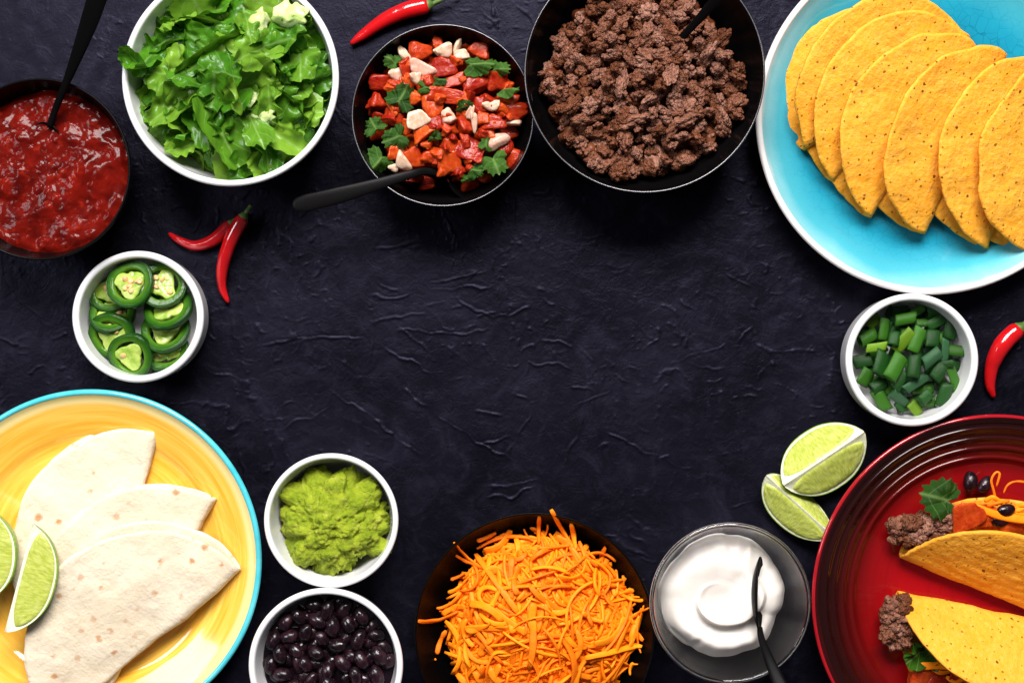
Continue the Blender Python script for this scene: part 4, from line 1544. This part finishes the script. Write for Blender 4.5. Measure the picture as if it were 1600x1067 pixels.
for k, (x, y, w, h, a) in enumerate(CILS):
    px, py = 440 + x / ZS, y / ZS
    z = pico_z(px, py) + .0115
    sc = L((w + h) / 2 / ZS, z) * 1.2
    fl = (w / (w + h) * 2, h / (w + h) * 2)
    o = ob('cilantro_leaf', CIL[k % 6], None, None, W(px, py, z), (rnd.gauss(0, .5), rnd.gauss(0, .5), D(a) * .25 if w > 1.4 * h else D(a)), (sc * fl[0], sc * fl[1], sc * 1.5))
    tag(o, 'dark green cilantro leaf among the diced tomato', 'cilantro', 'cilantro leaves in the black bowl')

# ------------------------------------------------------------------ jalapeno slices


def jal_parts(seed):
    r = random.Random(seed)
    na, R, th = 64, .0158, .0025
    ang = [2 * PI * k / na for k in range(na)]
    out = [R * (1 + .05 * math.cos(3 * a + r.uniform(0, .2)) * .5 + .03 * float(vn(math.cos(a) * 1.5, math.sin(a) * 1.5, seed, seed))) for a in ang]

    def ring(prof):
        v = []
        for fr, z in prof:
            for k, a in enumerate(ang):
                v.append((out[k] * fr * math.cos(a), out[k] * fr * math.sin(a), z))
        n = len(prof)
        f = grid_faces(n, na, True)
        for k in range(na):
            k2 = (k + 1) % na
            f.append(((n - 1) * na + k, (n - 1) * na + k2, k2, k))
        return fixn(me('ring', v, f))
    skin = ring([(.955, -th), (.985, -th * .97), (1.0, -th * .7), (1.0, th * .7), (.985, th * .97), (.955, th), (.95, th * .9), (.95, -th * .9)])
    flesh = ring([(.64, -th * .95), (.955, -th * 1.0), (.955, th * 1.0), (.90, th * 1.02), (.72, th * .98), (.66, th * .85), (.62, -th * .8)])
    # membrane: three-armed core
    rot = r.uniform(0, 6)
    v, nr, na2 = [], 12, 72
    for lay in (1, -1):
        for i in range(nr):
            q = i / (nr - 1)
            for k in range(na2):
                a = 2 * PI * k / na2
                arm = (.5 + .5 * math.cos(3 * (a - rot)))
                rr = R * q * (.47 + .22 * arm ** 1.3 + .05 * float(vn(math.cos(a) * 3, math.sin(a) * 3, seed, 5)))
                z = lay * th * (.92 - .25 * q ** 4 + .12 * float(vn(rr * 500 * math.cos(a), rr * 500 * math.sin(a), seed, 8)))
                v.append((rr * math.cos(a), rr * math.sin(a), z))
    f = grid_faces(nr, na2, True) + [tuple(reversed(q)) for q in grid_faces(nr, na2, True, nr * na2)]
    for k in range(na2):
        k2 = (k + 1) % na2
        b = (nr - 1) * na2
        f.append((b + k, b + k2, nr * na2 + b + k2, nr * na2 + b + k))
    mem = me('membrane', v, f)
    return skin, flesh, mem, rot


seedv, seedf = ico(2)
seedm = me('seed', seedv * np.array([.0024, .0019, .0010]), seedf)
seedm.materials.append(M['jalapeno_seed'])
JP = [jal_parts(k) for k in range(5)]
rnd = random.Random(2)
ZJ = 3.44
jals = [(255, 530, 1.02, .0085, 10, 100, 'jalapeno slice mostly hidden beneath the seediest slice', 1),
        (550, 848, 1.02, .0085, 22, 95, 'lowest jalapeno slice of the row of leaning slices, yellowish inside', 1),
        (545, 748, 1.04, .0125, 28, 92, 'jalapeno slice leaning on the lowest of the row, second up', 1),
        (560, 625, 1.06, .0165, 30, 105, 'jalapeno slice with pale seedy face, midway up the leaning row', 2),
        (530, 502, 1.02, .0190, 16, 75, 'jalapeno slice beside the seediest slice, partly covered by it', 4),
        (258, 650, 1.0, .0100, 30, 80, 'shadowed jalapeno slice squeezed between the seediest slice and its neighbours', 1),
        (255, 770, 1.0, .0130, 14, 250, 'jalapeno slice with one central seed, overlapped by a tilted slice', 1),
        (360, 880, 1.0, .0160, 18, 235, 'tilted jalapeno slice with open hollows lying over two others', 1),
        (358, 498, 1.04, .0220, 16, 120, 'seediest jalapeno slice, on top of the pile', 9)]
jb = W(216, 495, 0)
for k, (x, y, s, z, tilt, tdir, lab, ns) in enumerate(jals):
    z = z + .004
    p = W(100 + x / ZJ, 300 + y / ZJ, z)
    skin, flesh, mem, rot = JP[k % 5]
    root = empty('jalapeno_slice', p, lab, 'jalapeno', 'jalapeno slices in the white ramekin')
    ax = Vector((-math.sin(D(tdir)), math.cos(D(tdir)), 0))      # normal tips towards tdir
    root.rotation_euler = (Matrix.Rotation(D(tilt), 4, ax) @ Matrix.Rotation(rnd.uniform(0, 6.3), 4, 'Z')).to_euler()
    root.scale = (s, s, s)
    ob('skin', skin, M['jalapeno_skin'], root)
    ob('flesh', flesh, M['jalapeno_flesh'], root)
    ob('membrane', mem, M['jalapeno_membrane'], root)
    for q in range(ns):
        a = rot + q * 2 * PI / 3 * rnd.choice((1, 1, .5)) + rnd.uniform(-.4, .4)
        rr = rnd.uniform(.001, .0075)
        ob('seed', seedm, None, root, (rr * math.cos(a), rr * math.sin(a), .0024), (rnd.gauss(0, .3), rnd.gauss(0, .3), rnd.uniform(0, 6)), 1)

# ------------------------------------------------------------------ scallions


def tube_mesh(seed, flat):
    r = random.Random(seed)
    na, nl = 22, 7
    v = []
    cut0, cut1 = r.uniform(-.5, .5), r.uniform(-.5, .5)
    for lay, k_ in ((0, 1.0), (1, .80)):
        for i in range(nl):
            u = -1 + 2 * i / (nl - 1)
            for k in range(na):
                a = 2 * PI * k / na
                y, z = math.cos(a), math.sin(a)
                pw = 1 + .05 * float(vn(y * 2, z * 2, u + seed, seed))
                y *= k_ * pw
                z *= k_ * flat * pw
                x = u + (cut0 if u < 0 else cut1) * .45 * y * abs(u)
                z += .10 * (1 - u * u)
                v.append((x, y, z))
    n = nl * na
    f = grid_faces(nl, na, True) + [tuple(reversed(q)) for q in grid_faces(nl, na, True, n)]
    for k in range(na):
        k2 = (k + 1) % na
        f.append((k, k2, n + k2, n + k))
        b = (nl - 1) * na
        f.append((b + k, b + k2, n + b + k2, n + b + k))
    return fixn(me('scallion_piece', v, f))


SCM = {}
for mi, mn in enumerate(('scallion_dark', 'scallion_mid', 'scallion_light', 'scallion_blue')):
    for k in range(4):
        m = tube_mesh(500 + mi * 7 + k, (.40, .55, .7, .3)[k])
        m.materials.append(M[mn])
        SCM[mi, k] = m
SCL = [(290, 275, 110, 70, 50, 2), (360, 330, 150, 75, 85, 1), (510, 260, 140, 85, 10, 1), (725, 280, 160, 75, 25, 0), (600, 200, 95, 60, 30, 1), (470, 200, 120, 60, 5, 0), (245, 390, 130, 90, 28, 1),
       (310, 455, 140, 60, 8, 2), (500, 410, 180, 92, 50, 2), (590, 405, 175, 90, 70, 1), (430, 400, 100, 80, 75, 0), (700, 395, 120, 95, 80, 0), (785, 480, 160, 62, 88, 3), (875, 482, 145, 80, -4, 1),
       (690, 530, 145, 92, 38, 3), (210, 552, 130, 92, 12, 0), (340, 570, 165, 108, 75, 0), (440, 595, 185, 115, 60, 1), (570, 590, 160, 95, 82, 0), (585, 702, 205, 68, 30, 3), (230, 665, 120, 105, 60, 1),
       (320, 720, 120, 90, 30, 0), (340, 820, 155, 95, -60, 1), (465, 810, 155, 78, -35, 3), (575, 880, 110, 80, -50, 2), (650, 800, 90, 80, 45, 0), (780, 785, 165, 100, 75, 0), (850, 680, 205, 78, -70, 1),
       (740, 625, 120, 90, 60, 0), (820, 330, 140, 90, 82, 0), (720, 205, 140, 90, 10, 0), (800, 572, 100, 50, 10, 0), (470, 685, 140, 80, 60, 0), (622, 288, 80, 60, 0, 1), (470, 870, 80, 42, -40, 0)]
rnd = random.Random(6)
ZC_ = 4.447
SL = ['dark green cut scallion piece in the white ramekin', 'mid green cut scallion piece in the white ramekin', 'yellowish light green cut scallion piece in the white ramekin', 'bluish green cut scallion piece in the white ramekin']
for k, (x, y, ln, w, a, ci) in enumerate(SCL):
    px, py = 1300 + x / ZC_, 440 + y / ZC_
    q = math.hypot(px - 1424, py - 560) / 85
    z = .011 + .013 * max(0, 1 - q * q) + rnd.uniform(0, .003)
    hl, hw = L(ln / ZC_ / 2, z), L(w / ZC_ / 2, z)
    o = ob('scallion_piece', SCM[ci, k % 4], None, None, W(px, py, z), (rnd.gauss(0, .2), rnd.gauss(0, .14), D(a)), (hl, hw, hw))
    tag(o, SL[ci], 'scallion', 'scallion pieces in the white ramekin')
sc0 = W(1420, 558, .01)
for x, y in scatter(26, L(74, .01), .0085, rnd):
    ci = rnd.choice((0, 0, 1, 3))
    o = ob('scallion_piece', SCM[ci, rnd.randrange(4)], None, None, (sc0.x + x, sc0.y + y, .0095 + rnd.uniform(0, .004)), (rnd.gauss(0, .2), rnd.gauss(0, .15), rnd.uniform(0, 6)), (.0075, .0042, .0042))
    tag(o, SL[ci], 'scallion', 'scallion pieces in the white ramekin')

# ------------------------------------------------------------------ filled tacos on the red plate
TG = 'filled tacos on the red plate'
m1 = folded('taco_shell', .067, D(4), D(50), .0060, .0018, D(14), .0013, 55, 61, edge=.02, corr=.0004)
place_folded('taco_shell', m1, M['shell'], (1400, 866), (1690, 985), .009, 0, 'ridged corn taco shell whose filling includes a cilantro leaf', 'taco shell', TG)
m2 = folded('taco_shell', .067, D(4), D(46), .0060, .0018, D(10), .0010, 55, 62, edge=.02)
place_folded('taco_shell', m2, M['shell'], (1700, 985), (1397, 921), .009, 0, 'smooth corn taco shell opening away from the cilantro-topped taco', 'taco shell', TG)


def beef_chunk(px, py, z, s, k, lab):
    o = ob('beef_crumble', BEEF[k], None, None, W(px, py, z), (k * .7, k * 1.3, k * .9), (s * 1.15, s, s))
    tag(o, lab, 'ground beef', 'ground beef in the filled tacos')


b1 = 'ground beef lump spilling from the taco topped with cilantro'
b2 = 'ground beef lump spilling from the taco without cilantro'
for k, (x, y, z, s) in enumerate([(1404, 822, .020, .0085), (1398, 836, .017, .0075), (1420, 818, .024, .008), (1415, 840, .022, .008), (1432, 836, .024, .0075), (1447, 826, .026, .008), (1458, 840, .025, .0065), (1480, 815, .028, .0085), (1440, 812, .022, .007), (1425, 850, .018, .006), (1470, 838, .024, .008)]):
    beef_chunk(x, y, z, s, k, b1)
for k, (x, y, z, s) in enumerate([(1395, 948, .022, .0085), (1410, 950, .026, .008), (1388, 962, .020, .0075), (1400, 968, .025, .008), (1388, 988, .021, .0085), (1402, 985, .024, .0075), (1398, 1004, .020, .008), (1412, 1000, .022, .0085), (1418, 975, .024, .009), (1412, 938, .022, .007)]):
    beef_chunk(x, y, z, s, k + 4, b2)
o = ob('cilantro_leaf', FAN, None, None, W(1482, 782, .0330), (.12, -.08, D(165)), (.0215, .0180, .016))
tag(o, 'bright green cilantro leaf lying on a filled taco', 'cilantro')
# tomato, beans and shreds in the first taco
for k, (x, y, z, w, h, a) in enumerate([(1508, 803, .034, .0085, .0095, 25), (1528, 812, .031, .0075, .006, 5), (1545, 806, .028, .008, .007, -10), (1582, 815, .028, .009, .007, 0)]):
    o = ob('diced_tomato', TOM[k + 3], None, None, W(x, y, z), (.3, .1, D(a)), (w, h, .0065))
    tag(o, 'red diced tomato inside the taco topped with cilantro', 'tomato', 'tomato in the filled tacos')
for k, (x, y, z, s, a, lab) in enumerate([(1516, 752, .016, .0056, 1.4, 'upright black bean resting beside the taco topped with cilantro'), (1539, 757, .015, .0050, .9, 'smaller black bean next to the curled cheese shred'),
                                          (1572, 797, .034, .0050, .1, 'black bean peeping out above the shredded cheese in the taco'), (1563, 812, .031, .0055, .0, 'black bean wedged below a thick cheese shred in the taco')]):
    tag(ob('black_bean', BEAN[k], None, None, W(x, y, z), (.3, .2, a), s), lab, 'bean', 'black beans by the filled tacos')


def px_shred(pts, w, h, lab):
    P = catmull([tuple(W(*p)) for p in pts], 5)
    return add_shred(P, w, h, lab, 'cheese shreds in the filled tacos')


px_shred([(1558, 790, .028), (1553, 768, .030), (1549, 750, .032), (1556, 738, .033), (1562, 741, .033), (1557, 760, .031)], .0007, .0006, 'looped thin cheese shred standing up beside two black beans')
px_shred([(1568, 770, .030), (1574, 758, .031), (1586, 752, .031), (1602, 753, .031), (1622, 757, .030)], .0007, .0006, 'curled thin cheese shred trailing over the red plate')
px_shred([(1502, 786, .034), (1530, 794, .035), (1560, 805, .035), (1600, 812, .034), (1640, 818, .033)], .0026, .0014, 'thick straight cheese shred laid along the taco opening')
for k in range(16):
    x = 1535 + k * 7 + rnd.uniform(-8, 8)
    y = 796 + rnd.uniform(-16, 14)
    px_shred([(x, y, .027), (x + 14, y + rnd.uniform(-7, 7), .030), (x + 34, y + rnd.uniform(-9, 9), .028)], .0014, .0011, 'short cheese shred inside the taco topped with cilantro')
# second taco
DK = [LEAF[5].copy(), LEAF[8].copy()]
for m_ in DK:
    m_.materials[0] = M['lettuce_dark']
o = ob('lettuce_leaf', DK[0], None, None, W(1444, 1012, .019), (.2, .3, .5), 1.0)
tag(o, 'dark green lettuce piece sticking out of the taco without cilantro', 'lettuce', 'lettuce in the filled tacos')
o = ob('lettuce_leaf', DK[1], None, None, W(1462, 1018, .022), (-.2, .2, 1.6), 1.0)
tag(o, 'folded green lettuce piece deeper inside the taco without cilantro', 'lettuce', 'lettuce in the filled tacos')
px_shred([(1419, 1044, .020), (1445, 1040, .024), (1475, 1040, .026), (1500, 1044, .026)], .0030, .0014, 'thick pointed cheese shred poking out of the taco without cilantro')
for k in range(14):
    x = 1455 + k * 8 + rnd.uniform(-8, 8)
    y = 1046 + k * 2.5 + rnd.uniform(-10, 10)
    px_shred([(x, y, .022), (x + 14, y + rnd.uniform(-4, 10), .025), (x + 30, y + rnd.uniform(0, 16), .023)], .0015, .0012, 'short cheese shred inside the taco without cilantro')
for k, (x, y, z) in enumerate([(1440, 1058, .018), (1462, 1064, .018), (1500, 1070, .020), (1480, 1056, .016)]):
    o = ob('diced_tomato', TOM[k + 6], None, None, W(x, y, z), (.2, .1, k), (.0085, .0075, .006))
    tag(o, 'red diced tomato inside the taco without cilantro', 'tomato', 'tomato in the filled tacos')
